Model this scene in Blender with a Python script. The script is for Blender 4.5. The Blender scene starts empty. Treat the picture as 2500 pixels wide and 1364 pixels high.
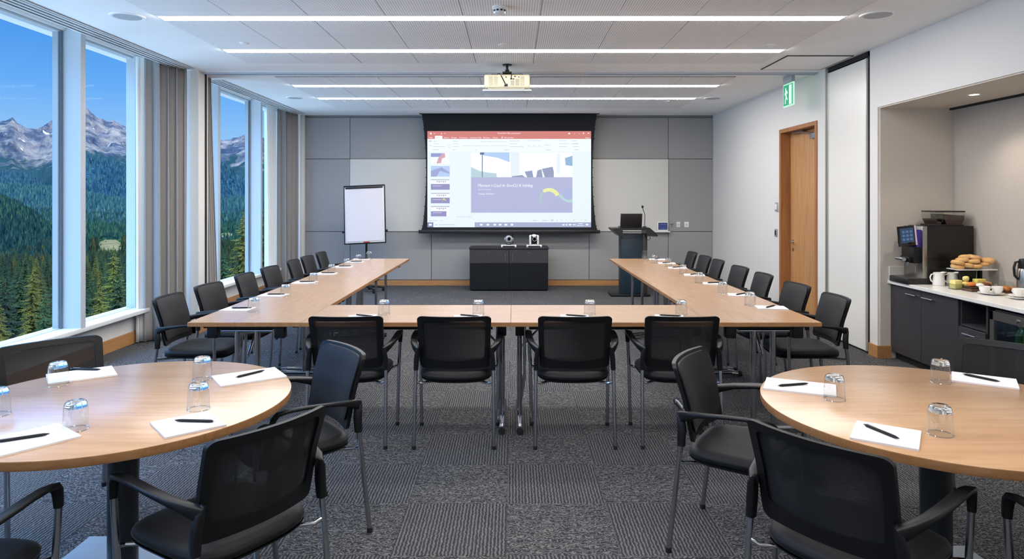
import bpy, bmesh, math, random
from mathutils import Vector, Matrix, noise
import numpy as np
R = math.radians
PI = math.pi
random.seed(7)
SC = bpy.context.scene
COL = SC.collection
SC.view_settings.view_transform = 'Standard'
SC.view_settings.look = 'None'
SC.view_settings.exposure = 0.08
SC.view_settings.gamma = 1.0
SC.view_settings.use_curve_mapping = False
EYE = 1.55          # camera height
F = 1650.0          # focal length in pixels of the 2500 px frame

# ---------------------------------------------------------------- materials
def lin(c):
    return tuple((x / 12.92 if x <= .04045 else ((x + .055) / 1.055) ** 2.4) for x in [v / 255 for v in c]) + (1,)
MATS = {}
def newmat(name):
    m = bpy.data.materials.new(name); m.use_nodes = True
    MATS[name] = m
    nt = m.node_tree
    b = nt.nodes['Principled BSDF']
    return m, nt, b
def setp(b, **k):
    for a, v in k.items():
        b.inputs[a].default_value = v
def P(name, rgb, rough=.5, metal=0., spec=.5, bump=0., bscale=200, var=0., vscale=30, **k):
    """plain principled with optional noise variation / bump"""
    if name in MATS: return MATS[name]
    m, nt, b = newmat(name)
    c = lin(rgb)
    setp(b, **{'Base Color': c, 'Roughness': rough, 'Metallic': metal, 'Specular IOR Level': spec})
    for a, v in k.items(): b.inputs[a.replace('_', ' ')].default_value = v
    L = nt.links
    if bump or var:
        tc = nt.nodes.new('ShaderNodeTexCoord')
    if var:
        n = nt.nodes.new('ShaderNodeTexNoise'); n.inputs['Scale'].default_value = vscale; n.inputs['Detail'].default_value = 4
        L.new(tc.outputs['Object'], n.inputs['Vector'])
        mx = nt.nodes.new('ShaderNodeMix'); mx.data_type = 'RGBA'
        mx.inputs[6].default_value = tuple(x * (1 - var) for x in c[:3]) + (1,)
        mx.inputs[7].default_value = tuple(min(1, x * (1 + var)) for x in c[:3]) + (1,)
        L.new(n.outputs['Fac'], mx.inputs[0]); L.new(mx.outputs[2], b.inputs['Base Color'])
    if bump:
        n2 = nt.nodes.new('ShaderNodeTexNoise'); n2.inputs['Scale'].default_value = bscale; n2.inputs['Detail'].default_value = 3
        L.new(tc.outputs['Object'], n2.inputs['Vector'])
        bp = nt.nodes.new('ShaderNodeBump'); bp.inputs['Strength'].default_value = bump; bp.inputs['Distance'].default_value = .002
        L.new(n2.outputs['Fac'], bp.inputs['Height']); L.new(bp.outputs['Normal'], b.inputs['Normal'])
    return m
def EM(name, rgb, s=1.0):
    if name in MATS: return MATS[name]
    m, nt, b = newmat(name)
    setp(b, **{'Base Color': (0.02, 0.02, 0.02, 1), 'Roughness': .6, 'Emission Color': lin(rgb), 'Emission Strength': s})
    return m
def mapping(nt, scale=(1, 1, 1), rot=(0, 0, 0), out='Object'):
    tc = nt.nodes.new('ShaderNodeTexCoord'); mp = nt.nodes.new('ShaderNodeMapping')
    mp.inputs['Scale'].default_value = scale; mp.inputs['Rotation'].default_value = rot
    nt.links.new(tc.outputs[out], mp.inputs['Vector'])
    return mp.outputs['Vector']
def ramp(nt, fac, stops):
    r = nt.nodes.new('ShaderNodeValToRGB'); e = r.color_ramp.elements
    while len(e) < len(stops): e.new(.5)
    for i, (p, c) in enumerate(stops):
        e[i].position = p; e[i].color = c
    nt.links.new(fac, r.inputs['Fac'])
    return r.outputs['Color']
def mth(nt, op, a, b=None, c=None):
    n = nt.nodes.new('ShaderNodeMath'); n.operation = op
    for i, v in enumerate((a, b, c)):
        if v is None: continue
        if isinstance(v, (int, float)): n.inputs[i].default_value = v
        else: nt.links.new(v, n.inputs[i])
    return n.outputs[0]
def mixc(nt, fac, a, b, mode='MIX'):
    n = nt.nodes.new('ShaderNodeMix'); n.data_type = 'RGBA'; n.blend_type = mode
    for i, v in ((0, fac), (6, a), (7, b)):
        if isinstance(v, (int, float, tuple)): n.inputs[i].default_value = v
        else: nt.links.new(v, n.inputs[i])
    return n.outputs[2]
def tnoise(nt, vec, scale, detail=4, rough=.5, dist=0):
    n = nt.nodes.new('ShaderNodeTexNoise'); n.inputs['Scale'].default_value = scale
    n.inputs['Detail'].default_value = detail; n.inputs['Roughness'].default_value = rough
    n.inputs['Distortion'].default_value = dist
    nt.links.new(vec, n.inputs['Vector']); return n.outputs['Fac']
def bumpto(nt, b, h, strength=.3, dist=.002):
    bp = nt.nodes.new('ShaderNodeBump'); bp.inputs['Strength'].default_value = strength; bp.inputs['Distance'].default_value = dist
    nt.links.new(h, bp.inputs['Height']); nt.links.new(bp.outputs['Normal'], b.inputs['Normal'])

def WOOD(name, c1, c2, c3, axis='X', rough=.38, s=1.0, coat=.0):
    m, nt, b = newmat(name)
    sc = {'X': (1.2 * s, 14 * s, 14 * s), 'Y': (14 * s, 1.2 * s, 14 * s), 'Z': (14 * s, 14 * s, .9 * s)}[axis]
    v = mapping(nt, sc)
    n1 = tnoise(nt, v, 1.6, 6, .6, 1.2)
    v2 = mapping(nt, tuple(x * 6 for x in sc))
    n2 = tnoise(nt, v2, 2.2, 3, .6)
    a = ramp(nt, n1, [(.3, lin(c1)), (.52, lin(c2)), (.72, lin(c3))])
    col = mixc(nt, mth(nt, 'MULTIPLY', n2, .22), a, lin(c3))
    nt.links.new(col, b.inputs['Base Color'])
    setp(b, Roughness=rough); b.inputs['Coat Weight'].default_value = coat; b.inputs['Coat Roughness'].default_value = .24
    if not coat: bumpto(nt, b, n2, .02, .0003)
    return m
oak_table = WOOD('table_oak', (188, 150, 112), (178, 139, 101), (162, 121, 84), 'X', .3, 1.0, .7)
oak_edge = WOOD('oak_edge_band', (170, 126, 84), (158, 113, 71), (140, 97, 60), 'X', .4)
oak_trim = WOOD('oak_trim', (186, 140, 92), (176, 128, 80), (160, 112, 68), 'X', .45)
oak_trimY = WOOD('oak_trim_long', (186, 140, 92), (176, 128, 80), (160, 112, 68), 'Y', .45)
oak_door = WOOD('door_oak', (196, 152, 104), (184, 138, 90), (166, 118, 74), 'Z', .42)
oak_jamb = WOOD('jamb_oak', (176, 124, 78), (164, 110, 66), (146, 94, 54), 'Z', .45)

wall_white = P('wall_paint_white', (218, 217, 215), .75, bump=.03, bscale=300)
ceil_white = P('ceiling_paint_white', (242, 242, 241), .8)
black_plastic = P('black_plastic', (13, 14, 16), .45, 0., .32, bump=.02, bscale=900)
black_rubber = P('black_rubber', (14, 14, 15), .7)
chrome = P('chrome', (176, 178, 182), .22, 1.0)
chrome_b = P('bright_chrome', (214, 215, 218), .12, 1.0)
alu = P('window_aluminium', (180, 187, 192), .45, .0)
alu_dark = P('window_gasket', (96, 116, 130), .5)
sill_m = P('sill_white', (226, 228, 228), .35)
steel = P('brushed_steel', (168, 166, 160), .3, 1.0)
grey_metal = P('grey_metal', (120, 124, 128), .4, .6)
dark_cab = P('dark_laminate', (52, 52, 56), .42)
dark_cab2 = P('dark_laminate_blue', (26, 34, 42), .4)
plinth_m = P('dark_plinth', (20, 20, 22), .6)
worktop_m = P('white_worktop', (228, 226, 222), .25, var=.04, vscale=60)
paper_m = P('paper', (222, 218, 219), .7)
black_screen = P('screen_black_fabric', (20, 23, 27), .85)
white_pl = P('white_plastic', (232, 232, 230), .4)
cream_pl = P('cream_plastic', (206, 196, 168), .45)
porcelain = P('white_porcelain', (238, 236, 232), .15)
sheer_m = P('sheer_curtain', (232, 234, 234), .9, Transmission_Weight=0.0)
grey_cloth = P('curtain_grey', (150, 147, 144), .9, bump=.15, bscale=900)
beige_wall = P('niche_wall_beige', (206, 197, 186), .8, bump=.05, bscale=260)
shadow_gap = P('dark_gap', (26, 26, 27), .8)

def glass_thin(name, tint=(1, 1, 1, 1), refl=.9, rough=.0, base=.0):
    """thin sheet: straight transmission plus fresnel reflection"""
    m = bpy.data.materials.new(name); m.use_nodes = True; MATS[name] = m
    nt = m.node_tree; nt.nodes.clear()
    o = nt.nodes.new('ShaderNodeOutputMaterial'); t = nt.nodes.new('ShaderNodeBsdfTransparent'); g = nt.nodes.new('ShaderNodeBsdfGlossy')
    t.inputs['Color'].default_value = tint; g.inputs['Roughness'].default_value = rough
    lw = nt.nodes.new('ShaderNodeLayerWeight')
    fac = mth(nt, 'ADD', mth(nt, 'MULTIPLY', mth(nt, 'ADD', mth(nt, 'POWER', lw.outputs['Facing'], 5.0), .04), refl), base)
    mx = nt.nodes.new('ShaderNodeMixShader')
    nt.links.new(fac, mx.inputs[0]); nt.links.new(t.outputs[0], mx.inputs[1]); nt.links.new(g.outputs[0], mx.inputs[2])
    nt.links.new(mx.outputs[0], o.inputs['Surface'])
    return m
win_glass = glass_thin('window_glass', (.985, .99, .995, 1), .02)
cup_glass = glass_thin('tumbler_glass', (.975, .98, .98, 1), 1.0, .0, .015)
fridge_glass = glass_thin('fridge_glass', (.72, .78, .82, 1), 1.0)
acrylic = glass_thin('acrylic', (.9, .92, .92, 1), .8, .02, .03)
solid_glass, _nt, _b = newmat('thick_base_glass')
setp(_b, **{'Base Color': (.96, .98, .98, 1), 'Roughness': .02, 'Transmission Weight': 1.0, 'IOR': 1.45})

# upholstery + mesh
uph, _nt, _b = newmat('black_upholstery')
setp(_b, **{'Base Color': lin((15, 16, 19)), 'Roughness': .6, 'Specular IOR Level': .3, 'Sheen Weight': .05, 'Sheen Roughness': .4})
_v = mapping(_nt, (1, 1, 1)); bumpto(_nt, _b, tnoise(_nt, _v, 700, 2), .12, .001)
mesh_m, _nt, _b = newmat('black_mesh_fabric')
setp(_b, **{'Base Color': lin((20, 20, 22)), 'Roughness': .8})
_v = mapping(_nt, (420, 420, 420))
_w1 = _nt.nodes.new('ShaderNodeTexWave'); _w1.inputs['Scale'].default_value = 1; _w1.bands_direction = 'X'; _nt.links.new(_v, _w1.inputs['Vector'])
_w2 = _nt.nodes.new('ShaderNodeTexWave'); _w2.inputs['Scale'].default_value = 1; _w2.bands_direction = 'Z'; _nt.links.new(_v, _w2.inputs['Vector'])
_mx = mth(_nt, 'MAXIMUM', _w1.outputs['Fac'], _w2.outputs['Fac'])
_nt.links.new(mth(_nt, 'GREATER_THAN', _mx, .42), _b.inputs['Alpha'])

# carpet tiles: 0.5 m, alternate ribbed and meandering
carpet, _nt, _b = newmat('carpet_tile')
_v = mapping(_nt, (1, 1, 1))
_sp = _nt.nodes.new('ShaderNodeSeparateXYZ'); _nt.links.new(_v, _sp.inputs[0])
_chk = _nt.nodes.new('ShaderNodeTexChecker'); _chk.inputs['Scale'].default_value = 2.0
_chk.inputs['Color1'].default_value = (0, 0, 0, 1); _chk.inputs['Color2'].default_value = (1, 1, 1, 1)
_mpc = _nt.nodes.new('ShaderNodeMapping'); _mpc.inputs['Location'].default_value = (.03, .07, .25); _nt.links.new(_v, _mpc.inputs['Vector'])
_nt.links.new(_mpc.outputs[0], _chk.inputs['Vector'])
def _rib(dirn, dist, sc):
    w = _nt.nodes.new('ShaderNodeTexWave'); w.bands_direction = dirn; w.inputs['Scale'].default_value = sc
    w.inputs['Distortion'].default_value = dist; w.inputs['Detail'].default_value = 2; w.inputs['Detail Scale'].default_value = 2.2
    w.inputs['Detail Roughness'].default_value = .6
    _nt.links.new(_v, w.inputs['Vector']); return w.outputs['Fac']
_ra = _rib('X', 3.6, 19.0)
_rb = _rib('Y', 14.0, 15.0)
_pat = mixc(_nt, _chk.outputs['Color'], _ra, _rb)
_fine = tnoise(_nt, _v, 160, 3, .7)
_big = tnoise(_nt, _v, 3.0, 2, .5)
_h = mth(_nt, 'ADD', _pat, mth(_nt, 'MULTIPLY', _fine, .6))
_c = ramp(_nt, mth(_nt, 'MULTIPLY', _h, .625), [(.2, lin((36, 37, 40))), (.5, lin((64, 64, 66))), (.8, lin((118, 117, 116)))])
_c2 = mixc(_nt, mth(_nt, 'MULTIPLY', _chk.outputs['Fac'], .16), _c, lin((58, 58, 62)))
_c3 = mixc(_nt, mth(_nt, 'MULTIPLY', _big, .25), _c2, lin((66, 66, 70)))
# tile joints
def _joint(axis):
    a = mth(_nt, 'ADD', _sp.outputs[axis], .03 if axis == 0 else .07)
    f = mth(_nt, 'FRACT', mth(_nt, 'MULTIPLY', a, 2.0))
    return mth(_nt, 'LESS_THAN', f, .008)
_j = mth(_nt, 'MAXIMUM', _joint(0), _joint(1))
_c4 = mixc(_nt, mth(_nt, 'MULTIPLY', _j, .35), _c3, lin((30, 30, 32)))
_nt.links.new(_c4, _b.inputs['Base Color'])
setp(_b, Roughness=.92); _b.inputs['Specular IOR Level'].default_value = .25
bumpto(_nt, _b, _h, .55, .006)

# grey acoustic wall fabric
fab, _nt, _b = newmat('acoustic_fabric_grey')
_v = mapping(_nt, (1, 1, 1)); _n = tnoise(_nt, _v, 350, 3, .6)
_nt.links.new(ramp(_nt, _n, [(.3, lin((146, 146, 146))), (.7, lin((160, 160, 160)))]), _b.inputs['Base Color'])
setp(_b, Roughness=.9); bumpto(_nt, _b, _n, .15, .001)
nfab, _nt, _b = newmat('niche_fabric')
_v = mapping(_nt, (1, 1, 9)); _n = tnoise(_nt, _v, 60, 4, .6)
_nt.links.new(ramp(_nt, _n, [(.3, lin((170, 163, 155))), (.7, lin((184, 177, 169)))]), _b.inputs['Base Color'])
setp(_b, Roughness=.9); bumpto(_nt, _b, _n, .15, .001)

# perforated ceiling tile
perf, _nt, _b = newmat('perforated_ceiling_tile')
_v = mapping(_nt, (1, 1, 1)); _sp = _nt.nodes.new('ShaderNodeSeparateXYZ'); _nt.links.new(_v, _sp.inputs[0])
def _d(axis, p):
    f = mth(_nt, 'SUBTRACT', mth(_nt, 'FRACT', mth(_nt, 'MULTIPLY', _sp.outputs[axis], 1 / p)), .5)
    return mth(_nt, 'MULTIPLY', f, f)
_rr = mth(_nt, 'SQRT', mth(_nt, 'ADD', _d(0, .0195), mth(_nt, 'MULTIPLY', _d(1, .0195), 1.0)))
_hole = mth(_nt, 'LESS_THAN', _rr, .27)
_nt.links.new(mixc(_nt, _hole, lin((244, 244, 243)), lin((168, 168, 170))), _b.inputs['Base Color'])
setp(_b, Roughness=.8)

# ---------------------------------------------------------------- mesh builder
class MB:
    def __init__(s): s.bm = bmesh.new()
    def _add(s, verts, faces):
        vs = [s.bm.verts.new(v) for v in verts]; out = []
        for f in faces:
            try: out.append(s.bm.faces.new([vs[i] for i in f]))
            except ValueError: pass
        return vs, out
    def box(s, x0, x1, y0, y1, z0, z1, bev=0, seg=2, mat=None):
        x0, x1 = min(x0, x1), max(x0, x1); y0, y1 = min(y0, y1), max(y0, y1); z0, z1 = min(z0, z1), max(z0, z1)
        v = [(x0, y0, z0), (x1, y0, z0), (x1, y1, z0), (x0, y1, z0), (x0, y0, z1), (x1, y0, z1), (x1, y1, z1), (x0, y1, z1)]
        if mat is not None: v = [tuple(mat @ Vector(p)) for p in v]
        f = [(0, 3, 2, 1), (4, 5, 6, 7), (0, 1, 5, 4), (1, 2, 6, 5), (2, 3, 7, 6), (3, 0, 4, 7)]
        vs, fs = s._add(v, f)
        if bev:
            es = list({e for fc in fs for e in fc.edges})
            bmesh.ops.bevel(s.bm, geom=es, offset=bev, segments=seg, affect='EDGES', profile=.5)
        return s
    def tube(s, pts, r, n=12, caps=True, radii=None, flat=None):
        """sweep along pts; flat=(w,h) gives a rounded rectangular section with w horizontal"""
        pts = [Vector(p) for p in pts]; rings = []
        up = None
        for i, p in enumerate(pts):
            t = (pts[min(i + 1, len(pts) - 1)] - pts[max(i - 1, 0)]).normalized()
            if up is None:
                up = Vector((0, 0, 1)) if abs(t.z) < .9 else Vector((0, 1, 0))
            side = t.cross(up)
            if side.length < 1e-4: side = t.cross(Vector((1, 0, 0)))
            side.normalize(); u = side.cross(t).normalized(); up = u
            ring = []
            rr = radii[i] if radii else r
            for k in range(n):
                a = 2 * PI * k / n
                if flat:
                    w, h = flat if not isinstance(flat[0], (tuple, list)) else flat[i]
                    c, sn = math.cos(a), math.sin(a)
                    e = .45
                    q = side * (math.copysign(abs(c) ** e, c) * w / 2) + u * (math.copysign(abs(sn) ** e, sn) * h / 2)
                else: q = (side * math.cos(a) + u * math.sin(a)) * rr
                ring.append(s.bm.verts.new(p + q))
            rings.append(ring)
        for a, b in zip(rings, rings[1:]):
            for k in range(n):
                s.bm.faces.new([a[k], a[(k + 1) % n], b[(k + 1) % n], b[k]])
        if caps:
            s.bm.faces.new(rings[0][::-1]); s.bm.faces.new(rings[-1])
        return s
    def lathe(s, prof, n=32, c=(0, 0, 0), close=False):
        rings = []
        for r, z in prof:
            if r < 1e-6: rings.append([s.bm.verts.new((c[0], c[1], c[2] + z))])
            else: rings.append([s.bm.verts.new((c[0] + r * math.cos(2 * PI * k / n), c[1] + r * math.sin(2 * PI * k / n), c[2] + z)) for k in range(n)])
        pairs = list(zip(rings, rings[1:]))
        if close: pairs.append((rings[-1], rings[0]))
        for a, b in pairs:
            for k in range(n):
                k2 = (k + 1) % n
                if len(a) == 1 and len(b) == 1: continue
                if len(a) == 1: s.bm.faces.new([a[0], b[k2], b[k]])
                elif len(b) == 1: s.bm.faces.new([a[k], a[k2], b[0]])
                else: s.bm.faces.new([a[k], a[k2], b[k2], b[k]])
        return s
    def prism(s, poly, z0, z1, fn=None):
        n = len(poly); fn = fn or (lambda x, y, z: (x, y, z))
        vs, _ = s._add([fn(x, y, z0) for x, y in poly] + [fn(x, y, z1) for x, y in poly],
                       [tuple(range(n))[::-1], tuple(range(n, 2 * n))] + [(i, (i + 1) % n, n + (i + 1) % n, n + i) for i in range(n)])
        return s
    def grid(s, fn, nu, nv, cu=False, cv=False, thick=None):
        vs = [[s.bm.verts.new(fn(i / (nu if cu else nu - 1), j / (nv if cv else nv - 1))) for j in range(nv)] for i in range(nu)]
        for i in range(nu if cu else nu - 1):
            for j in range(nv if cv else nv - 1):
                s.bm.faces.new([vs[i][j], vs[(i + 1) % nu][j], vs[(i + 1) % nu][(j + 1) % nv], vs[i][(j + 1) % nv]])
        return s
    def ball(s, c, rx, ry, rz, nu=20, nv=12, nz=0., seed=0, mat=None):
        def fn(u, v):
            a = 2 * PI * u; b = PI * (v - .5) * .9999
            p = Vector((rx * math.cos(a) * math.cos(b), ry * math.sin(a) * math.cos(b), rz * math.sin(b)))
            if nz: p *= 1 + nz * noise.noise(p.normalized() * 1.7 + Vector((seed, 0, 0)))
            if mat is not None: p = mat @ p
            return p + Vector(c)
        s.grid(fn, nu, nv, cu=True); return s
    def quad(s, pts): s._add(pts, [tuple(range(len(pts)))]); return s
    def obj(s, name, m, parent=None, smooth=35, loc=None, mods=None):
        bmesh.ops.remove_doubles(s.bm, verts=s.bm.verts, dist=1e-6)
        bmesh.ops.recalc_face_normals(s.bm, faces=s.bm.faces)
        me = bpy.data.meshes.new(name); s.bm.to_mesh(me); s.bm.free()
        if smooth:
            me.polygons.foreach_set('use_smooth', [True] * len(me.polygons))
            me.set_sharp_from_angle(angle=R(smooth))
        me.materials.append(m)
        o = bpy.data.objects.new(name, me); COL.objects.link(o)
        if parent: o.parent = parent
        if loc: o.location = loc
        return o
def rrect(w, h, r, n=6, cx=0, cy=0):
    out = []
    for qx, qy, a0 in ((1, 1, 0), (-1, 1, 90), (-1, -1, 180), (1, -1, 270)):
        for k in range(n + 1):
            a = R(a0 + 90 * k / n)
            out.append((cx + qx * (w / 2 - r) + r * math.cos(a), cy + qy * (h / 2 - r) + r * math.sin(a)))
    return out
def tag(o, label=None, cat=None, group=None, kind=None):
    if label: o['label'] = label
    if cat: o['category'] = cat
    if group: o['group'] = group
    if kind: o['kind'] = kind
    return o
def thing(name, label, cat, loc=(0, 0, 0), rz=0, group=None):
    o = bpy.data.objects.new(name, None); COL.objects.link(o)
    o.empty_display_size = .1
    o.location = loc; o.rotation_euler = (0, 0, rz)
    return tag(o, label, cat, group)
def struct(o): o['kind'] = 'structure'; return o
def kids(o): return [c for c in bpy.data.objects if c.parent == o]
def dup(root, loc, rz, label, group=None, skip=()):
    def cp(o, par):
        c = o.copy(); COL.objects.link(c)
        if par: c.parent = par
        return c
    r = cp(root, None); r.location = loc; r.rotation_euler = (0, 0, rz); r['label'] = label
    if group: r['group'] = group
    for ch in KIDS.get(root.name) or KIDS.setdefault(root.name, kids(root)):
        if ch.name.split('.')[0] in skip: continue
        c = cp(ch, r)
        for g in (KIDS.get(ch.name) if ch.name in KIDS else KIDS.setdefault(ch.name, kids(ch))): cp(g, c)
    return r
KIDS = {}
def at(px, py, h=0.0):
    """world point of a height-h surface seen at a photograph pixel (used to survey the room)"""
    Y = F * (EYE - h) / (py - 483.0)
    return ((px - 1252.0) * Y / F, Y, h)
# ================================================================ ROOM SHELL
XL, XR, YB, YR, ZC = -4.10, 3.54, 11.96, -1.6, 3.01
XP = -3.60   # inner face of the pillars between the window bays
b = MB(); b.box(-4.3, 4.6, YR - .2, YB + .3, -.12, 0); struct(b.obj('floor', carpet, smooth=0))

# ceiling slab (raised pocket over the window line)
ceil = MB()
ceil.box(-3.83, 4.6, YR - .2, YB + .3, ZC, ZC + .25)
ceil.box(-4.35, -3.83, YR - .2, YB + .3, 3.10, ZC + .25)
ceiling = struct(ceil.obj('ceiling', ceil_white, smooth=0))
# perforated tiles, nine across each band, leaving slots for the light lines
ROWS = [(-1.4, -.2), (-.2, .93), (1.07, 1.75), (1.75, 2.43), (2.57, 3.3), (3.3, 4.08), (4.08, 4.72), (4.72, 5.372), (5.508, 6.045), (6.045, 6.582), (6.718, 7.28),
        (8.14, 8.662), (8.798, 9.762), (9.898, 10.9)]
TX0, TX1, NT = -2.85, 2.67, 9
tw = (TX1 - TX0) / NT
for y0, y1 in ROWS:
    for k in range(NT):
        x0 = TX0 + k * tw
        t = MB(); t.box(x0 + .004, x0 + tw - .004, y0 + .003, y1 - .003, ZC - .012, ZC + .002)
        t.obj('acoustic_tile', perf, ceiling, smooth=0)
for y0, y1 in ((-1.42, 7.3), (8.12, 10.92)):     # thin recessed trim round each tiled field
    t = MB()
    for x in (TX0 - .012, TX1 + .004): t.box(x, x + .008, y0, y1, ZC - .004, ZC + .002)
    for y in (y0, y1 - .008): t.box(TX0 - .012, TX1 + .012, y, y + .008, ZC - .004, ZC + .002)
    t.obj('field_trim', grey_metal, ceiling, smooth=0)

strip_e = EM('light_strip', (255, 251, 248), 38.0)
side_white = P('strip_housing', (236, 235, 232), .5)
labs = {5.44: 'long white strip light nearest in view, across the front ceiling field', 6.65: 'second long strip light, just before the partition track',
        8.73: 'third strip light, partly hidden behind the projector body', 9.83: 'farthest and shortest-looking strip light, near the screen wall'}
for y in (1.0, 2.5, 5.44, 6.65, 8.73, 9.83):
    if y not in labs: labs[y] = 'strip light behind the viewpoint over the round tables, %s' % ('rear' if y == 1.0 else 'front')
    r = thing('linear_ceiling_light', labs[y], 'ceiling light', (-.09, y, ZC), 0, 'strip lights in the ceiling')
    L2 = (TX1 - TX0) / 2 - .02
    t = MB()
    for sy in (-1, 1): t.box(-L2, L2, sy * .066 - .004, sy * .066 + .004, -.016, .0)
    t.obj('housing', side_white, r, smooth=0)
    t = MB(); t.box(-L2 + .005, L2 - .005, -.055, .055, -.019, -.002); t.obj('diffuser', strip_e, r, smooth=0)

# linear slot diffusers by the window
for y0, y1, lab in ((-1.0, 7.6, 'long white slot air diffuser with dark slots over the near window bay'), (8.35, 11.62, 'shorter slot air diffuser over the far window bay')):
    r = thing('slot_air_diffuser', lab, 'air vent', (-3.69, (y0 + y1) / 2, ZC), 0, 'slot diffusers by the windows')
    h = (y1 - y0) / 2
    t = MB(); t.box(-.1, .1, -h, h, -.003, -.0002); t.obj('backing', shadow_gap, r, smooth=0)
    t = MB()
    for x in (-.098, -.047, .006, .059, .094): t.box(x - .012 if abs(x) < .09 else x - .006, x + .012 if abs(x) < .09 else x + .006, -h, h, -.012, -.002)
    for s in (-1, 1): t.box(-.104, .104, s * h - .006, s * h + .006, -.012, -.002)
    t.obj('louvre', P('diffuser_white', (215, 219, 220), .5), r, smooth=0)

# partition track across the ceiling
r = thing('partition_track', 'double aluminium track crossing the ceiling behind the projector pole', 'track', (0, 7.87, ZC))
t = MB(); t.box(-3.6, 3.55, -.075, .075, -.006, .0); t.obj('track_bed', ceil_white, r, smooth=0)
t = MB()
for y in (-.04, .025): t.box(-3.58, 3.53, y, y + .016, -.024, -.004)
t.obj('rail', P('track_alu', (190, 198, 206), .35, .3), r, smooth=0)
t = MB(); t.box(-3.58, 3.53, -.018, .018, -.012, -.005); t.obj('slot', P('track_slot', (96, 98, 102), .6), r, smooth=0)

# ---------------------------------------------------------------- back wall
t = MB(); t.box(-4.35, 4.6, YB + .03, YB + .3, 0, ZC + .2)
wb = struct(t.obj('wall_back', shadow_gap, smooth=0))
def panel(x0, x1, z0, z1):
    t = MB(); t.box(x0 + .004, x1 - .004, YB, YB + .032, z0 + .004, z1 - .004, bev=.003, seg=1); t.obj('fabric_panel', fab, wb)
cx0, cxa, cxb, cx1 = -3.67, -2.88, 2.75, 3.54
xm = [cxa, -1.44, 0, 1.35, cxb]
for a, bb in ((cx0, cxa), (cxb, cx1)):
    panel(a, bb, 2.24, 2.97); panel(a, bb, .956, 2.24); panel(a, bb, .1, .956)
for a, bb in zip(xm, xm[1:]):
    panel(a, bb, 2.24, 2.97); panel(a, bb, .956, 2.24); panel(a, bb, .1, .956)
t = MB(); t.box(cx0, cx1, YB + .005, YB + .03, 2.97, ZC, bev=0); t.obj('top_strip', P('top_strip', (120, 120, 120), .8), wb, smooth=0)
t = MB(); t.box(cx0, cx1, YB - .012, YB + .03, 0, .095, bev=.003, seg=1); struct(t.obj('baseboard_back', oak_trim))
t = MB(); t.box(cxa + .003, cxb - .003, YB - .018, YB - .0005, .96, 2.236, bev=.002, seg=1)
wbd = t.obj('whiteboard', P('whiteboard', (204, 203, 198), .3, var=.0)); tag(wbd, 'wide pale whiteboard set between the grey wall panels, behind the screen', 'whiteboard')

# ---------------------------------------------------------------- left side
lw = MB()
lw.box(-4.35, -4.05, YR - .2, 12.2, -.1, .33)                          # apron under the sills
lw.box(-4.35, -4.06, YR - .2, 12.2, 3.07, 3.2)                         # head
lw.box(-4.35, XP, 7.75, 7.98, 0, 3.2)                                  # pillar between bays
lw.box(-4.35, -3.72, 11.83, YB + .03, 0, 3.2)                          # far column
lw.box(-4.35, -3.6, YR - .2, -1.3, 0, 3.2)
struct(lw.obj('wall_left', wall_white, smooth=0))
t = MB(); t.box(-3.72, -3.67, 11.9, YB + .03, 0, ZC); struct(t.obj('trim_1', wall_white, smooth=0))
t = MB(); t.box(XP - .09, XP + .004, 7.735, 7.752, 0, ZC, bev=.002, seg=1); struct(t.obj('trim_2', P('pillar_trim', (222, 218, 208), .5)))
t = MB(); t.box(XP + .0, XP + .012, 7.90, 7.93, .0, ZC); struct(t.obj('trim_3', shadow_gap, smooth=0))
t = MB()
for y0, y1 in ((-1.3, 7.75), (7.98, 11.83)): t.box(-4.06, -4.035, y0, y1, 0, .13, bev=.003, seg=1)
struct(t.obj('baseboard_left', oak_trimY))
t = MB(); t.box(-3.98, XP + .012, 7.735, 7.75, 0, .13); t.box(XP - .001, XP + .013, 7.74, 7.98, 0, .13); t.box(-3.98, -3.6, 7.98, 7.992, 0, .13)
struct(t.obj('baseboard_pillar', oak_trim, smooth=0))
def window(n, y0, y1, mull, slim=()):
    """one window bay: outer frame, mullions with depth, sill and one pane per opening"""
    fr = MB()
    gx0, gx1 = -4.17, -4.09
    fr.box(gx0, gx1, y0, y1, .33, .372); fr.box(gx0, gx1, y0, y1, 3.05, 3.09)
    for y in (y0, y1 - .05): fr.box(gx0, gx1, y, y + .05, .33, 3.09)
    w = struct(fr.obj('window_%d' % n, alu, smooth=0))
    t = MB(); t.box(-4.12, -3.92, y0, y1, .325, .366, bev=.004, seg=2); t.obj('window_sill', sill_m, w)
    for y in mull:
        t = MB(); t.box(-4.16, -3.92, y - .035, y + .035, .36, 3.085, bev=.003, seg=1); t.obj('mullion', alu, w)
        t = MB(); t.box(-4.15, -4.085, y - .062, y - .036, .366, 3.06); t.box(-4.15, -4.085, y + .036, y + .05, .366, 3.06); t.obj('gasket', alu_dark, w, smooth=0)
        t = MB(); t.box(-4.15, -4.10, y - .080, y - .063, .366, 3.06); t.obj('glazing_bead', P('bead_grey', (150, 160, 166), .5), w, smooth=0)
    for y in slim:
        t = MB(); t.box(-4.16, -4.06, y - .03, y + .03, .36, 3.085, bev=.003, seg=1); t.obj('mullion', alu, w)
    mull = sorted(list(mull) + list(slim))
    ed = [y0 + .04] + [v for y in mull for v in (y - .05, y + .05)] + [y1 - .04]
    for a, c in zip(ed[::2], ed[1::2]):
        t = MB(); t.box(-4.128, -4.12, a - .03, c + .03, .36, 3.07); t.obj('pane', win_glass, w, smooth=0)
window(1, -1.3, 7.75, [.35, 2.28, 4.21, 6.17], [7.30])
window(2, 7.98, 11.83, [9.03, 10.55], [11.45])
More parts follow.
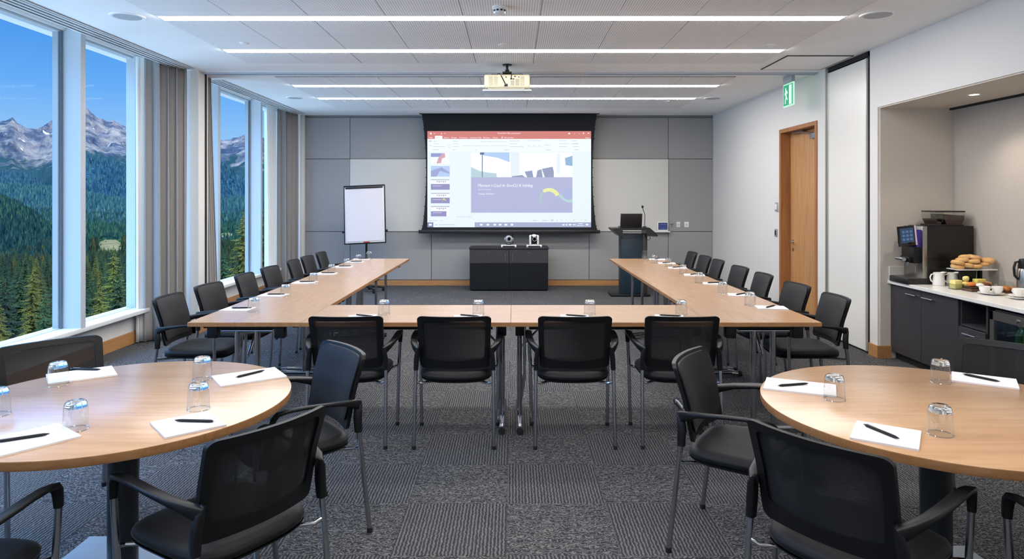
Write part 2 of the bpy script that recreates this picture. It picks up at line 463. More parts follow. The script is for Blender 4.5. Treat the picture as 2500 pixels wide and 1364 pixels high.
for y0, y1 in ((-1.3, 7.75), (7.98, 11.83)):
    ld = bpy.data.lights.new('window_portal', 'AREA'); ld.shape = 'RECTANGLE'; ld.size = 2.8; ld.size_y = y1 - y0; ld.cycles.is_portal = True
    lo = bpy.data.objects.new('window_portal', ld); COL.objects.link(lo); lo.location = (-4.3, (y0 + y1) / 2, 1.7); lo.rotation_euler = (0, R(-90), 0)

# curtains: swept pleats following a plan path; flare widens the hem
def curtain(name, label, path, m, z0, z1, amp, wl, group, flare=0.0, ph=0.0, taper=None):
    path = [Vector(p + (0,)) for p in path]
    seg = [0]
    for a, c in zip(path, path[1:]): seg.append(seg[-1] + (c - a).length)
    T = seg[-1]
    def pt(s):
        s = min(max(s, 0), T - 1e-6)
        for i in range(len(path) - 1):
            if s <= seg[i + 1]:
                d = (path[i + 1] - path[i]).normalized()
                return path[i] + d * (s - seg[i]), d
        return path[-1], (path[-1] - path[-2]).normalized()
    nu = int(T / wl * 14) + 2; nv = 26
    def fn(u, v):
        zz = z1 + (z0 - z1) * v
        if taper: u2 = u * (taper + (1 - taper) * v ** 1.3)
        else: u2 = u
        p, d = pt(u2 * T)
        nrm = Vector((d.y, -d.x, 0))
        a = 2 * PI * u * T / wl + ph + .5 * noise.noise(Vector((u * 5, v * .8, 3)))
        am = amp * (.75 + .35 * v + .3 * noise.noise(Vector((u * 9, v * 1.5, 1))))
        q = p + nrm * (am * math.sin(a)) + d * (am * .45 * math.sin(2 * a)) + nrm * (flare * v)
        return (q.x, q.y, zz)
    t = MB(); t.grid(fn, nu, nv)
    o = t.obj(name, m, smooth=180)
    sol = o.modifiers.new('thick', 'SOLIDIFY'); sol.thickness = .003
    tag(o, label, 'curtain', group)
    return o
curtain('curtain', 'heavy grey pleated curtain against the pillar, beside the near window', [(-3.975, 7.28), (-3.86, 7.31), (-3.80, 7.42), (-3.74, 7.55), (-3.70, 7.68)], grey_cloth, .012, 3.06, .05, .105, 'grey pleated curtains')
curtain('sheer_curtain', 'white sheer curtain edge left of the heavy grey curtain', [(-4.02, 7.20), (-3.975, 7.27)], sheer_m, .012, 3.06, .018, .07, 'white sheer curtains')
curtain('curtain', 'narrow grey curtain stack just beyond the pillar, at start of far window', [(-3.70, 8.03), (-3.70, 8.25), (-3.72, 8.5)], grey_cloth, .012, 3.06, .028, .09, 'grey pleated curtains', 0, 1.0, .45)
curtain('curtain', 'grey pleated curtain in the far corner next to the grey wall', [(-3.97, 11.42), (-3.87, 11.46), (-3.80, 11.6), (-3.76, 11.78)], grey_cloth, .012, 3.06, .045, .12, 'grey pleated curtains', 0, 2.0)
curtain('sheer_curtain', 'white sheer curtain beside the far corner grey curtain', [(-4.05, 11.12), (-4.0, 11.4)], sheer_m, .012, 3.06, .02, .08, 'white sheer curtains')

# ---------------------------------------------------------------- right side
NZ, NY0, NY1, NXB = 2.43, 3.4, 6.56, 4.26      # catering niche
w = MB()
w.box(XR, 3.80, 8.95, YB + .05, 0, 3.2)
w.box(XR, 3.80, 7.86, 8.95, 2.44, 3.2)
w.box(XR, 3.80, 7.60, 7.86, 0, 3.2)
w.box(XR, 4.5, NY1, 6.70, 0, 3.2)                 # pier between niche and partition pocket
w.box(XR, 4.5, YR - .2, NY0, 0, 3.2)              # solid wall nearer than the niche
w.box(XR, 4.5, NY0, NY1, NZ, 3.2)                 # niche header
wr = struct(w.obj('wall_right', wall_white, smooth=0))
t = MB(); t.box(3.80, 4.6, 6.70, 12.2, -.1, 3.2); t.box(3.70, 3.80, 6.7, 7.6, 0, 3.2); struct(t.obj('sun_shell_right', shadow_gap, smooth=0))  # unseen shell added behind the wall to stop sun leaking in
t = MB(); t.box(NXB, 4.55, NY0, NY1, 0, NZ - .03); struct(t.obj('wall_niche_back', nfab, smooth=0))
t = MB(); t.box(XR + .02, NXB, NY1 - .012, NY1 + .001, 0, NZ); struct(t.obj('wall_niche_far', beige_wall, smooth=0))
t = MB(); t.box(XR + .02, NXB, NY0 - .001, NY0 + .012, 0, NZ); struct(t.obj('wall_niche_near', beige_wall, smooth=0))
t = MB(); t.box(XR + .01, NXB - .03, NY0, NY1, NZ - .012, NZ + .001); struct(t.obj('ceiling_niche', P('niche_ceiling', (206, 196, 184), .8), smooth=0))
t = MB(); t.box(NXB - .03, NXB + .05, NY0, NY1, NZ - .03, NZ + .02); struct(t.obj('trim_4', shadow_gap, smooth=0))
t = MB(); t.box(-4.35, 4.6, YR - .2, YR, -.1, 3.2); struct(t.obj('wall_rear', wall_white, smooth=0))
t = MB(); t.box(XR - .014, XR, 8.95, YB, 0, .095); t.box(XR - .014, XR, 7.64, 7.86, 0, .095); t.box(XR - .016, XR, NY1 - .012, 6.70, 0, .12)
t.box(XR - .016, XR + .12, NY1 - .028, NY1 - .012, 0, .12); t.box(XR - .014, XR, YR, NY0, 0, .12)
struct(t.obj('baseboard_right', oak_trimY, smooth=0))
t = MB(); t.box(XR - .012, XR + .0, 7.575, 7.63, 0, ZC); struct(t.obj('trim_5', P('jamb_grey', (132, 130, 126), .4, .3), smooth=0))
t = MB(); t.box(XR - .0, XR + .12, 6.70, 6.735, 0, ZC); t.box(XR, XR + .14, 6.7, 7.58, 2.96, ZC + .01); struct(t.obj('trim_6', shadow_gap, smooth=0))
# stacked operable partition
r = thing('folding_partition', 'tall off-white folding partition panel parked between the door and the niche', 'partition', (3.53, 7.15, 0))
t = MB(); t.box(.0, .15, -.41, .42, .02, 2.945, bev=.004, seg=1); t.obj('panel', P('partition_white', (228, 227, 222), .32), r)
t = MB(); t.box(-.004, .0, -.412, -.392, .02, 2.945); t.box(-.004, 0, .40, .42, .02, 2.945); t.obj('edge_profile', P('edge_alu', (196, 196, 194), .35, .4), r, smooth=0)
# ceiling hatch over the pocket
t = MB(); t.box(-.33, .33, -.02, .7, -.008, .0, bev=0)
hatch = thing('ceiling_hatch', 'square white access hatch in the ceiling beside the folding partition', 'hatch', (3.15, 6.95, ZC - .001))
t.obj('hatch_panel', ceil_white, hatch, smooth=0)
t = MB()
for x in (-.34, .33): t.box(x, x + .01, -.03, .71, -.009, .001)
for y in (-.03, .70): t.box(-.34, .34, y, y + .01, -.009, .001)
t.obj('hatch_gap', P('gap_grey', (70, 70, 70), .7), hatch, smooth=0)

# door_1
dy0, dy1, dz = 7.90, 8.90, 2.40
t = MB()
for y0, y1 in ((7.85, 7.90), (8.90, 8.95)): t.box(3.525, 3.70, y0, y1, 0, 2.4001, bev=.002, seg=1)
t.box(3.525, 3.70, 7.85, 8.95, 2.40, 2.45, bev=.002, seg=1)
d = struct(t.obj('door_1', oak_jamb))
t = MB(); t.box(3.70, 3.80, 7.80, 9.0, 0, 2.46); t.obj('door_backing', oak_jamb, d, smooth=0)  # hidden backing slab added behind the leaf to keep sun out
t = MB(); t.box(3.655, 3.70, 7.905, 8.895, .006, 2.395, bev=.002, seg=1); t.obj('door_leaf', oak_door, d)
t = MB(); t.tube([(3.655, 8.80, .98), (3.60, 8.80, .98), (3.59, 8.79, .98), (3.59, 8.68, .98)], .009, 12)
t.tube([(3.657, 8.80, .98), (3.648, 8.80, .98)], .026, 20); t.tube([(3.657, 8.80, .88), (3.648, 8.80, .88)], .024, 20); t.obj('door_handle', chrome_b, d)
t = MB(); t.box(3.605, 3.655, 7.99, 8.22, 2.27, 2.33, bev=.006); t.obj('door_closer', P('closer_silver', (150, 158, 168), .35, .6), d)
t = MB(); t.tube([(3.62, 8.15, 2.335), (3.61, 8.42, 2.37), (3.63, 8.62, 2.385)], .007, 8); t.box(3.60, 3.64, 8.40, 8.72, 2.375, 2.395); t.obj('closer_arm', chrome, d)

# wall devices by the door
def wall_dev(y, z, h, w, lab, dark):
    r = thing('wall_reader' if dark else 'light_switch', lab, 'wall control', (XR, y, z))
    t = MB(); t.box(-.016, 0, -w / 2, w / 2, -h / 2, h / 2, bev=.004); t.obj('plate', P('switch_grey', (176, 182, 188), .35, .4) if not dark else P('reader_grey', (150, 152, 156), .4, .2), r)
    t = MB(); t.box(-.021, -.014, -w * .26, w * .26, -h * .3, h * .3, bev=.002); t.obj('rocker', white_pl if not dark else black_plastic, r)
wall_dev(9.05, 1.43, .12, .09, 'small brushed switch plate on the white wall beside the door, the upper one', False)
wall_dev(9.07, 1.085, .10, .07, 'small grey card reader on the white wall beside the door, the lower one', True)

# exit sign, hung from the ceiling with its face towards the room
r = thing('exit_sign', 'illuminated green and white emergency exit sign hung from ceiling by the door', 'exit sign', (3.30, 8.08, 2.79), R(0))
t = MB(); t.box(-.02, .02, -.13, .13, .13, .215, bev=.004); t.obj('ceiling_bracket', P('sign_grey', (156, 166, 174), .45), r)
t = MB(); t.box(-.008, .008, -.15, .15, -.145, .13, bev=.002, seg=1); t.obj('sign_panel', EM('sign_pale', (190, 245, 222), .95), r)
gs = EM('sign_green', (20, 168, 120), .9); ws = EM('sign_white', (215, 255, 240), 1.0)
t = MB(); t.box(-.0095, -.008, -.135, .135, -.13, .115); t.obj('green_field', gs, r, smooth=0)
t = MB()     # the doorway and the running figure
t.prism([(-.105, -.125), (-.03, -.125), (-.03, .105), (-.105, .105)], 0, .0012, lambda x, y, z: (-.0107 + z - .0004, x, y))
runner = [(.065, .09), (.085, .075), (.075, .055), (.085, .03), (.10, 0.0), (.085, -.005), (.075, .01), (.07, -.03), (.085, -.06), (.09, -.105), (.07, -.11), (.068, -.065), (.05, -.04), (.035, -.06), (.015, -.07), (.012, -.05), (.03, -.04), (.045, 0), (.04, .025), (.02, .005), (.008, .02), (.035, .05), (.052, .055)]
t.prism(runner, 0, .0012, lambda x, y, z: (-.0107 + z - .0004, x, y))
t.obj('pictogram', ws, r, smooth=0)

# ---------------------------------------------------------------- ceiling fittings
spk = thing('ceiling_speaker', 'round white ceiling speaker at upper left, over the near window side', 'ceiling speaker', (-3.10, 5.44, ZC), 0, 'round ceiling speakers')
t = MB(); t.lathe([(.105, -.006), (.118, -.010), (.132, -.008), (.135, 0), (.105, 0)], 40, close=True); t.obj('rim', ceil_white, spk)
t = MB(); t.lathe([(0, -.0065), (.104, -.0065), (.104, 0), (0, 0)], 40); t.obj('grille', P('speaker_grille', (178, 182, 186), .7, bump=.3, bscale=900), spk)
dup(spk, (2.91, 5.39, ZC), 0, 'round ceiling speaker at upper right, over the catering niche side')
dup(spk, (-3.17, 9.85, ZC), 0, 'round ceiling speaker at far left, beyond the pillar')
dup(spk, (2.93, 9.9, ZC), 0, 'round ceiling speaker at far right, before the grey wall')
sd = thing('smoke_detector', 'white smoke detector on the ceiling above the nearest strip light', 'smoke detector', (-.10, 5.12, ZC - .012))
t = MB(); t.lathe([(0, 0), (.056, 0), (.056, -.012), (.05, -.018), (0, -.018)], 32); t.obj('base', white_pl, sd)
t = MB(); t.lathe([(0, -.018), (.046, -.018), (.048, -.036), (.040, -.052), (.02, -.058), (0, -.058)], 32); t.obj('sensor_head', white_pl, sd)
t = MB()
for k in range(10):
    a = 2 * PI * k / 10; t.box(-.002, .002, -.009, .009, -.006, .006, mat=Matrix.Translation((.0465 * math.cos(a), .0465 * math.sin(a), -.034)) @ Matrix.Rotation(a, 4, 'Z'))
t.obj('vent', black_plastic, sd, smooth=0)
for x, y, lab in ((-2.51, 6.32, 'left one in the row before the second strip light'), (-.09, 6.38, 'middle one in the row before the second strip light'), (2.44, 6.36, 'right one in the row before the second strip light'), (-2.5, 10.1, 'far one beyond the fourth strip light, left'), (2.3, 10.1, 'far one beyond the fourth strip light, right'), (-.1, 11.35, 'central one nearest the screen wall')):
    t = MB(); t.lathe([(0, -.014), (.03, -.014), (.043, -.006), (.045, 0), (0, 0)], 28)
    o = t.obj('ceiling_sensor', white_pl, loc=(x, y, ZC - .012 if y < 10.9 else ZC)); tag(o, 'small round white ceiling sensor, ' + lab, 'sensor', 'small ceiling sensors')
# niche downlight
r = thing('recessed_downlight', 'small bright recessed downlight in the niche ceiling', 'downlight', (3.87, 5.67, NZ - .012))
t = MB(); t.lathe([(.036, 0), (.036, -.004), (.052, -.004), (.055, 0)], 32, close=True); t.obj('rim', white_pl, r)
t = MB(); t.lathe([(0, -.002), (.035, -.002), (.035, 0), (0, 0)], 32); t.obj('lamp', EM('downlight_lamp', (255, 240, 214), 18), r)
for y in (5.67, 4.3):
    ld = bpy.data.lights.new('downlight_beam', 'SPOT'); ld.energy = 26; ld.color = (1, .88, .72); ld.spot_size = R(115); ld.spot_blend = .8; ld.shadow_soft_size = .035
    lo = bpy.data.objects.new('downlight_beam', ld); COL.objects.link(lo); lo.location = (3.87, y, NZ - .03)
# ================================================================ CHAIR
def yb(x, z):      # backrest surface: leans back with height, wraps forward at the sides
    return -.205 - .20 * (z - .48) - .12 * max(0, z - .66) ** 1.0 + .75 * x * x
def loop_pts(w0, w1, z0, z1, r, n=7):
    """rounded trapezoid loop in (x,z): w0 wide at z0, w1 wide at z1"""
    pts = rrect(1, 1, r, n)
    out = []
    for u, v in pts:
        vv = v + .5; w = w0 + (w1 - w0) * vv
        out.append((u * w, z0 + (z1 - z0) * vv))
    return out
def frame_ring(name, m, parent, o, i, th, bow=0.0, yo=0.0):
    t = MB(); n = len(o)
    def m3(p, d):
        x, z = p; z2 = z
        return (x, yb(x, z2) + d + yo, z2)
    A = [t.bm.verts.new(m3(p, -th / 2)) for p in o]; B_ = [t.bm.verts.new(m3(p, th / 2)) for p in o]
    C_ = [t.bm.verts.new(m3(p, th / 2)) for p in i]; D = [t.bm.verts.new(m3(p, -th / 2)) for p in i]
    for a, c in ((A, B_), (B_, C_), (C_, D), (D, A)):
        for k in range(n):
            k2 = (k + 1) % n; t.bm.faces.new([a[k], a[k2], c[k2], c[k]])
    return t.obj(name, m, parent, smooth=50)
def dens(p, k=3):
    """subdivide loop edges so straight runs follow the curved back"""
    out = []
    for a, c in zip(p, p[1:] + p[:1]):
        d = math.dist(a, c); q = max(1, int(d / .03))
        for j in range(q): out.append((a[0] + (c[0] - a[0]) * j / q, a[1] + (c[1] - a[1]) * j / q))
    return out
def panel_fill(name, m, parent, w0, w1, z0, z1, r, yo, th, puff=0.0):
    t = MB()
    def fn(side):
        def f(u, v):
            x01, z01 = u * 2 - 1, v
            z = z0 + (z1 - z0) * z01
            hw = (w0 + (w1 - w0) * z01) / 2
            # round the corners
            dz = min(z - z0, z1 - z)
            if dz < r: hw -= r - math.sqrt(max(0, r * r - (r - dz) ** 2))
            x = x01 * hw
            e = (1 - abs(x01) ** 5) * (1 - abs(2 * v - 1) ** 5)
            return (x, yb(x, z) + yo + side * th / 2 + (puff * e if side > 0 else 0), z)
        return f
    nu, nv = 15, 23
    F1 = fn(1); F0 = fn(-1)
    vz = [0, .012, .035, .07] + [.12 + .76 * k / 14 for k in range(15)] + [.93, .965, .988, 1]
    ux = [0, .02, .06] + [.13 + .74 * k / 8 for k in range(9)] + [.94, .98, 1]
    g1 = [[t.bm.verts.new(F1(u, v)) for v in vz] for u in ux]; g0 = [[t.bm.verts.new(F0(u, v)) for v in vz] for u in ux]
    for i in range(len(ux) - 1):
        for j in range(len(vz) - 1):
            t.bm.faces.new([g1[i][j], g1[i + 1][j], g1[i + 1][j + 1], g1[i][j + 1]]); t.bm.faces.new([g0[i][j], g0[i][j + 1], g0[i + 1][j + 1], g0[i + 1][j]])
    ring = [(i, 0) for i in range(len(ux))] + [(len(ux) - 1, j) for j in range(1, len(vz))] + [(i, len(vz) - 1) for i in range(len(ux) - 2, -1, -1)] + [(0, j) for j in range(len(vz) - 2, 0, -1)]
    for (a, c), (d, e) in zip(ring, ring[1:] + ring[:1]): t.bm.faces.new([g1[a][c], g0[a][c], g0[d][e], g1[d][e]])
    return t.obj(name, m, parent, smooth=60)
CH = thing('meeting_chair', 'x', 'chair')
# seat cushion: rounded plan, waterfall front, crowned top
def seat_fn(u, v):
    a = 2 * PI * u
    ce, se = math.cos(a), math.sin(a)
    n = 4.2
    rr = (abs(ce) ** n + abs(se) ** n) ** (-1 / n)
    x, y = ce * rr, se * rr
    prof = [(0, .036), (.35, .036), (.7, .034), (.88, .029), (.96, .018), (1.0, .0), (.985, -.014), (.93, -.024), (.7, -.032), (0, -.034)]
    f = v * (len(prof) - 1); i = min(int(f), len(prof) - 2); q = f - i
    rad = prof[i][0] * (1 - q) + prof[i + 1][0] * q; h = prof[i][1] * (1 - q) + prof[i + 1][1] * q
    X = x * rad * (.235 + .01 * y * rad); Y = y * rad * .235
    return (X, .015 + Y, .425 + h + .008 * X * X / .05 - .02 * max(0, y * rad - .5) ** 2 * 4 * .5)
t = MB(); t.grid(seat_fn, 48, 28, cu=True); t.obj('seat', uph, CH, smooth=180)
t = MB(); t.grid(lambda u, v: tuple(Vector(seat_fn(u, .62 + .38 * v)) * 1 + Vector((0, 0, -.012))), 40, 8, cu=True); t.obj('seat_shell', black_plastic, CH, smooth=60)
Zb0, Zb1 = .482, .82
outer = dens(loop_pts(.435, .462, Zb0, Zb1, .075)); inner_src = loop_pts(.365, .39, Zb0 + .062, Zb1 - .028, .07)
# equal vertex counts: build inner by moving outer points inwards
def inset(lst):
    cx, cz = 0, (Zb0 + Zb1) / 2
    out = []
    for x, z in lst:
        fx = .85; fzt = .835; fzb = .64
        dz = z - cz
        out.append((x * fx, cz + dz * (fzt if dz > 0 else fzb) - (.012 * (1 - (x / .2) ** 2) if dz < 0 else 0)))
    return out
frame_ring('back_frame', black_plastic, CH, outer, inset(outer), .018)
panel_fill('mesh_panel', mesh_m, CH, .39, .41, Zb0 + .045, Zb1 - .022, .03, .004, .003)
panel_fill('back_cushion', uph, CH, .405, .43, Zb0 + .035, Zb1 - .012, .05, .016, .008, .012)
for s in (-1, 1):
    # armrest with the upright bracket that carries the back
    t = MB()
    P0 = [(s * .226, -.222, .595), (s * .248, -.19, .612), (s * .268, -.12, .628), (s * .278, -.03, .640), (s * .280, .06, .647), (s * .279, .13, .647), (s * .277, .172, .640), (s * .275, .190, .620), (s * .274, .196, .590), (s * .273, .199, .565)]
    fl = [(.030, .05), (.034, .036), (.042, .022), (.046, .017), (.046, .016), (.044, .017), (.040, .020), (.032, .026), (.028, .028), (.026, .028)]
    t.tube(P0, .02, 16, flat=fl); t.obj('armrest', black_plastic, CH, smooth=60)
    t = MB(); t.tube([(s * .222, -.226, .622), (s * .232, -.219, .595), (s * .239, -.212, .54), (s * .242, -.214, .475)], .02, 12, flat=[(.008, .02), (.028, .034), (.030, .036), (.028, .032)]); t.obj('back_bracket', black_plastic, CH, smooth=60)
    t = MB(); t.tube([(s * .242, -.214, .50), (s * .243, -.225, .40), (s * .247, -.268, .02)], .0115, 14); lg = t.obj('leg', chrome, CH)
    t = MB(); t.lathe([(0, .0), (.0135, .0), (.0135, .022), (0, .022)], 16, c=(s * .2472, -.2695, 0)); t.obj('foot_cap', black_rubber, lg)
    t = MB(); t.tube([(s * .273, .199, .58), (s * .266, .196, .42), (s * .258, .172, .02)], .0115, 14); lg = t.obj('leg', chrome, CH)
    t = MB(); t.lathe([(0, .0), (.0135, .0), (.0135, .022), (0, .022)], 16, c=(s * .258, .172, 0)); t.obj('foot_cap', black_rubber, lg)
t = MB()
for y, x in ((-.2255, .243), (.19, .264)):
    t.tube([(-x, y, .405), (-x + .03, y + .01, .392), (-.14, .0 + y * .55, .384), (.14, y * .55, .384), (x - .03, y + .01, .392), (x, y, .405)], .008, 10)
t.obj('seat_rail', chrome_b, CH)
CH_BACK = .27       # backrest top lies this far behind the chair's origin
used = [False]
def chair(bx, by, face, label, group, skip=()):
    """bx,by: where the top of the backrest is; face: heading of the sitter in degrees from +X"""
    d = (math.cos(R(face)), math.sin(R(face)))
    loc = (bx + CH_BACK * d[0], by + CH_BACK * d[1], 0); rz = R(face - 90)
    return dup(CH, loc, rz, label, group, skip)
gU = 'armchairs around the U-shaped table'; gR = 'armchairs at the round tables'
SY = [5.06, 5.73, 6.49, 7.17, 7.93, 8.47, 9.08]
ORD = ['nearest', 'second', 'third', 'fourth', 'fifth', 'sixth', 'farthest']
jit = [2, -3, 1, -2, 2, -1, 1]
for i, y in enumerate(SY):
    chair(-2.60, y, jit[i], 'black armchair on the window side of the U-shaped table, %s in its row' % ORD[i], gU)
    chair(2.44, y + (.02 if i else 0), 180 - jit[i], 'black armchair on the door side of the U-shaped table, %s in its row' % ORD[i], gU)
for x, a, l in ((-1.035, 91.5, 'leftmost of the four seen from behind'), (-.364, 90, 'second from left of the four seen from behind'), (.386, 90, 'third from left of the four seen from behind'), (1.05, 88.5, 'rightmost of the four seen from behind')):
    chair(x, 4.17, a, 'black mesh-back armchair at the U-shaped table, ' + l, gU, skip=('back_cushion',))
def toward(bx, by, tx, ty): return math.degrees(math.atan2(ty - by, tx - bx))
LT = (-1.568, 2.718); RT = (1.65, 2.635)
chair(-.82, 3.33, toward(-.82, 3.33, *LT), 'black padded armchair right of the left round table, seen from its front side', gR)
chair(-.775, 2.2, toward(-.775, 2.2, *LT), 'black mesh-back armchair in the left foreground, seen from behind', gR, skip=('back_cushion',))
chair(-1.74, 1.70, 88, 'black armchair cut off by the bottom left corner, only arm and seat showing', gR)
chair(-2.37, 3.46, toward(-2.37, 3.46, *LT), 'black mesh-back armchair at far left behind the left round table', gR, skip=('back_cushion',))
chair(.815, 3.17, toward(.815, 3.17, *RT), 'black padded armchair left of the right round table, seen from its side', gR)
chair(.91, 2.06, toward(.91, 2.06, *RT), 'black mesh-back armchair in the right foreground, seen from behind', gR, skip=('back_cushion',))
chair(1.80, 1.62, 90, 'black armchair cut off by the bottom right corner, only arm and seat showing', gR)
chair(2.50, 3.40, toward(2.50, 3.40, *RT), 'black armchair behind the right round table, in front of the drinks fridge', gR, skip=('back_cushion',))
def drop(o):
    for c in kids(o): drop(c)
    bpy.data.objects.remove(o)
drop(CH); KIDS.clear()

# ================================================================ TABLES
def table_leg_frame(parent, x, D, inner):
    """T-leg: cross bar under the top, twin uprights, foot bar with black caps; inner=+-1 points to the table's middle"""
    t = MB()
    t.tube([(x, -.17, .675), (x, .17, .675)], .012, 12)
    for y in (-.065, .065): t.tube([(x, y, .675), (x, y, .045)], .017, 16)
    t.tube([(x, -.25, .035), (x, .25, .035)], .018, 14)
    for y in (-.065, .065): t.tube([(x + inner * .035, y, .66), (x + inner * .035, y, .30), (x + .005 * inner, y, .12)], .009, 10)
    lg = t.obj('leg', chrome, parent)
    for y in (-.25, .25):
        s = 1 if y > 0 else -1
        t = MB(); t.tube([(x, y, .03), (x, y + s * .075, .024)], .021, 14); t.obj('foot_cap', chrome_b, lg)
        t = MB(); t.tube([(x, y + s * .055, .024), (x, y + s * .088, .024)], .0235, 14); t.obj('foot_cap', black_rubber, lg)
    t = MB(); t.tube([(x + inner * .01, 0, .50), (x + inner * .16, 0, .66), (x + inner * .26, 0, .70)], .008, 10); t.obj('stay', chrome_b, parent)
    t = MB()
    for y in (-.22, .22): t.box(x - .03, x + .03, y - .035, y + .035, .63, .712, bev=.008)
    t.box(x - .02, x + .02, -.25, .25, .69, .712); t.obj('bracket', black_plastic, parent)
def folding_table(name, loc, rz, L, D, label, legs=(True, True)):
    r = thing(name, label, 'table', loc, rz, 'folding tables of the U')
    t = MB(); t.box(-L / 2 + .0015, L / 2 - .0015, -D / 2 + .0015, D / 2 - .0015, .7375, .74, bev=.001, seg=1); t.obj('tabletop', oak_table, r)
    t = MB(); t.box(-L / 2 + .0005, L / 2 - .0005, -D / 2 + .0005, D / 2 - .0005, .712, .7374, bev=.001, seg=1); t.obj('edge_band', oak_edge, r)
    t = MB(); t.box(-L / 2 + .12, L / 2 - .12, -D / 2 + .05, -D / 2 + .09, .685, .712); t.box(-L / 2 + .12, L / 2 - .12, D / 2 - .09, D / 2 - .05, .685, .712); t.obj('underframe', black_plastic, r, smooth=0)
    for s, on in zip((-1, 1), legs):
        if on: table_leg_frame(r, s * (L / 2 - .06), D, -s)
    return r
def wing(xc, w, side):
    y0, y1 = 4.396, 9.03; n = 3; L = (y1 - y0) / n
    for k in range(n):
        folding_table('folding_table', (xc, y0 + L * (k + .5), 0), R(90), L, w, 'light oak folding table in the %s wing of the U, %s of three' % (side, ('nearest', 'middle', 'farthest')[k]))
wing(-1.751, .735, 'window-side'); wing(1.651, .722, 'door-side')
xa, xb = -1.3835, 1.29; xm_ = -.013
folding_table('folding_table', ((xa + xm_) / 2, 4.396 + .36, 0), 0, xm_ - xa, .72, 'light oak folding table across the front of the U, left half')
folding_table('folding_table', ((xm_ + xb) / 2, 4.396 + .36, 0), 0, xb - xm_, .72, 'light oak folding table across the front of the U, right half')
def round_table(c, side):
    Rr = .645
    r = thing('round_table', 'round light oak table on a dark column in the %s foreground' % side, 'table', (c[0], c[1], 0), 0, 'round tables in the foreground')
    t = MB(); t.lathe([(0, .705), (Rr - .012, .705), (Rr - .003, .7085), (Rr - .001, .716), (Rr - .001, .737), (0, .737)], 128); t.obj('edge_band', oak_edge, r, smooth=40)
    t = MB(); t.lathe([(0, .7372), (Rr - .002, .7372), (Rr - .002, .739), (Rr - .004, .7400), (0, .74)], 128); t.obj('tabletop', oak_table, r, smooth=30)
    t = MB(); t.lathe([(0, .012), (.056, .012), (.056, .69), (.13, .695), (.13, .705), (0, .705)], 48); t.obj('column', P('column_black', (24, 30, 34), .35), r)
    t = MB(); t.box(-.36, .36, -.36, .36, 0, .012, bev=.004, seg=1); t.obj('base_plate', P('base_plate', (150, 158, 164), .45, .2), r)
round_table(LT, 'left'); round_table(RT, 'right')

# ================================================================ TABLETOP ITEMS
TZ = .7402
GL = thing('water_glass', 'x', 'glass')
t = MB()
t.lathe([(.0405, .0), (.0405, .006), (.0392, .05), (.0375, .080), (.0350, .092), (.0315, .0985), (.029, .1), (0, .1)] , 40)
t.obj('bowl', cup_glass, GL, smooth=60)
t = MB(); t.lathe([(.0392, .0), (.0395, .002), (.038, .05), (.0365, .076), (0, .077)], 40); t.obj('inner_wall', cup_glass, GL, smooth=60)
t = MB(); t.lathe([(0, .0782), (.0352, .0782), (.0358, .080), (.0342, .090), (.031, .0968), (.028, .0988), (.018, .0988), (.014, .094), (0, .093)], 40); t.obj('thick_base', solid_glass, GL, smooth=60)
t = MB(); t.lathe([(.0385, .0002), (.041, .0002), (.0415, .0015), (.040, .003), (.0385, .0015)], 40, close=True); t.obj('rim', glass_thin('rim_glass', (.9, .92, .93, 1), 1.0, .05, .25), GL)
PD = thing('notepad', 'x', 'notepad')
t = MB(); t.box(-.5, .5, -.5, .5, 0, .007); pdo = t.obj('pages', paper_m, PD, smooth=0)
PN = thing('pen', 'x', 'pen')
t = MB(); t.tube([(-.07, 0, .0055), (-.064, 0, .0055), (-.055, 0, .0055), (.045, 0, .0055), (.058, 0, .0055), (.068, 0, .0055), (.0735, 0, .0055)], .005, 12, radii=[.003, .0045, .0052, .0052, .0045, .0025, .0008]); t.obj('barrel', black_plastic, PN)
t = MB(); t.box(-.062, -.028, -.0015, .0015, .0103, .0118); t.obj('clip', chrome, PN, smooth=0)
t = MB(); t.tube([(-.0762, 0, .0055), (-.069, 0, .0055)], .0025, 10); t.obj('push_button', chrome, PN)
def place(px, py, h=TZ): return at(px, py, h)
def glass(x, y, lab, grp): return dup(GL, (x, y, TZ), random.uniform(0, 6), 'clear tumbler upside down ' + lab, grp)
def pad(x, y, w, l, a, lab, grp, z=TZ):
    o = dup(PD, (x, y, z), R(a), 'white notepad ' + lab, grp); o.scale = (w, l, 1)
    return o
def pen(x, y, a, lab, grp): return dup(PN, (x, y, TZ + .0072), R(a), 'black ballpoint pen ' + lab, grp)
gg, gp, gn = 'upturned tumblers on the %s', 'notepads on the %s', 'pens on the %s'
def setat(items, where):
    g = where
    for (kind, *a) in items:
        if kind == 'g': glass(a[0], a[1], a[2], gg % g)
        if kind == 'p': pad(a[0], a[1], a[2], a[3], a[4], a[5], gp % g)
        if kind == 'n': pen(a[0], a[1], a[2], a[3], gn % g)
setat([('g', -1.53, 2.366, 'on the left round table, nearest the viewer'), ('g', -1.207, 2.595, 'on the left round table, just behind the right-front notepad'),
       ('g', -1.387, 3.02, 'on the left round table, farthest back near the right-rear notepad'), ('g', -1.968, 2.926, 'on the left round table, beside the rear-left notepad'),
       ('g', -1.925, 2.527, 'on the left round table, cut by the left picture edge'),
       ('p', -1.158, 2.41, .20, .205, 41, 'on the front right part of the left round table'), ('p', -1.19, 3.05, .28, .2, 35, 'on the right rear part of the left round table'),
       ('p', -1.965, 3.08, .26, .2, 37, 'on the rear left part of the left round table'), ('p', -1.63, 2.235, .29, .21, 52, 'at the near left edge of the left round table'),
       ('n', -1.14, 2.42, 176, 'on the front right notepad of the left round table'), ('n', -1.19, 3.07, 56, 'on the right rear notepad of the left round table'),
       ('n', -1.99, 3.15, -5, 'on the rear left notepad of the left round table'), ('n', -1.63, 2.25, 31, 'on the near left notepad of the left round table')], 'left round table')
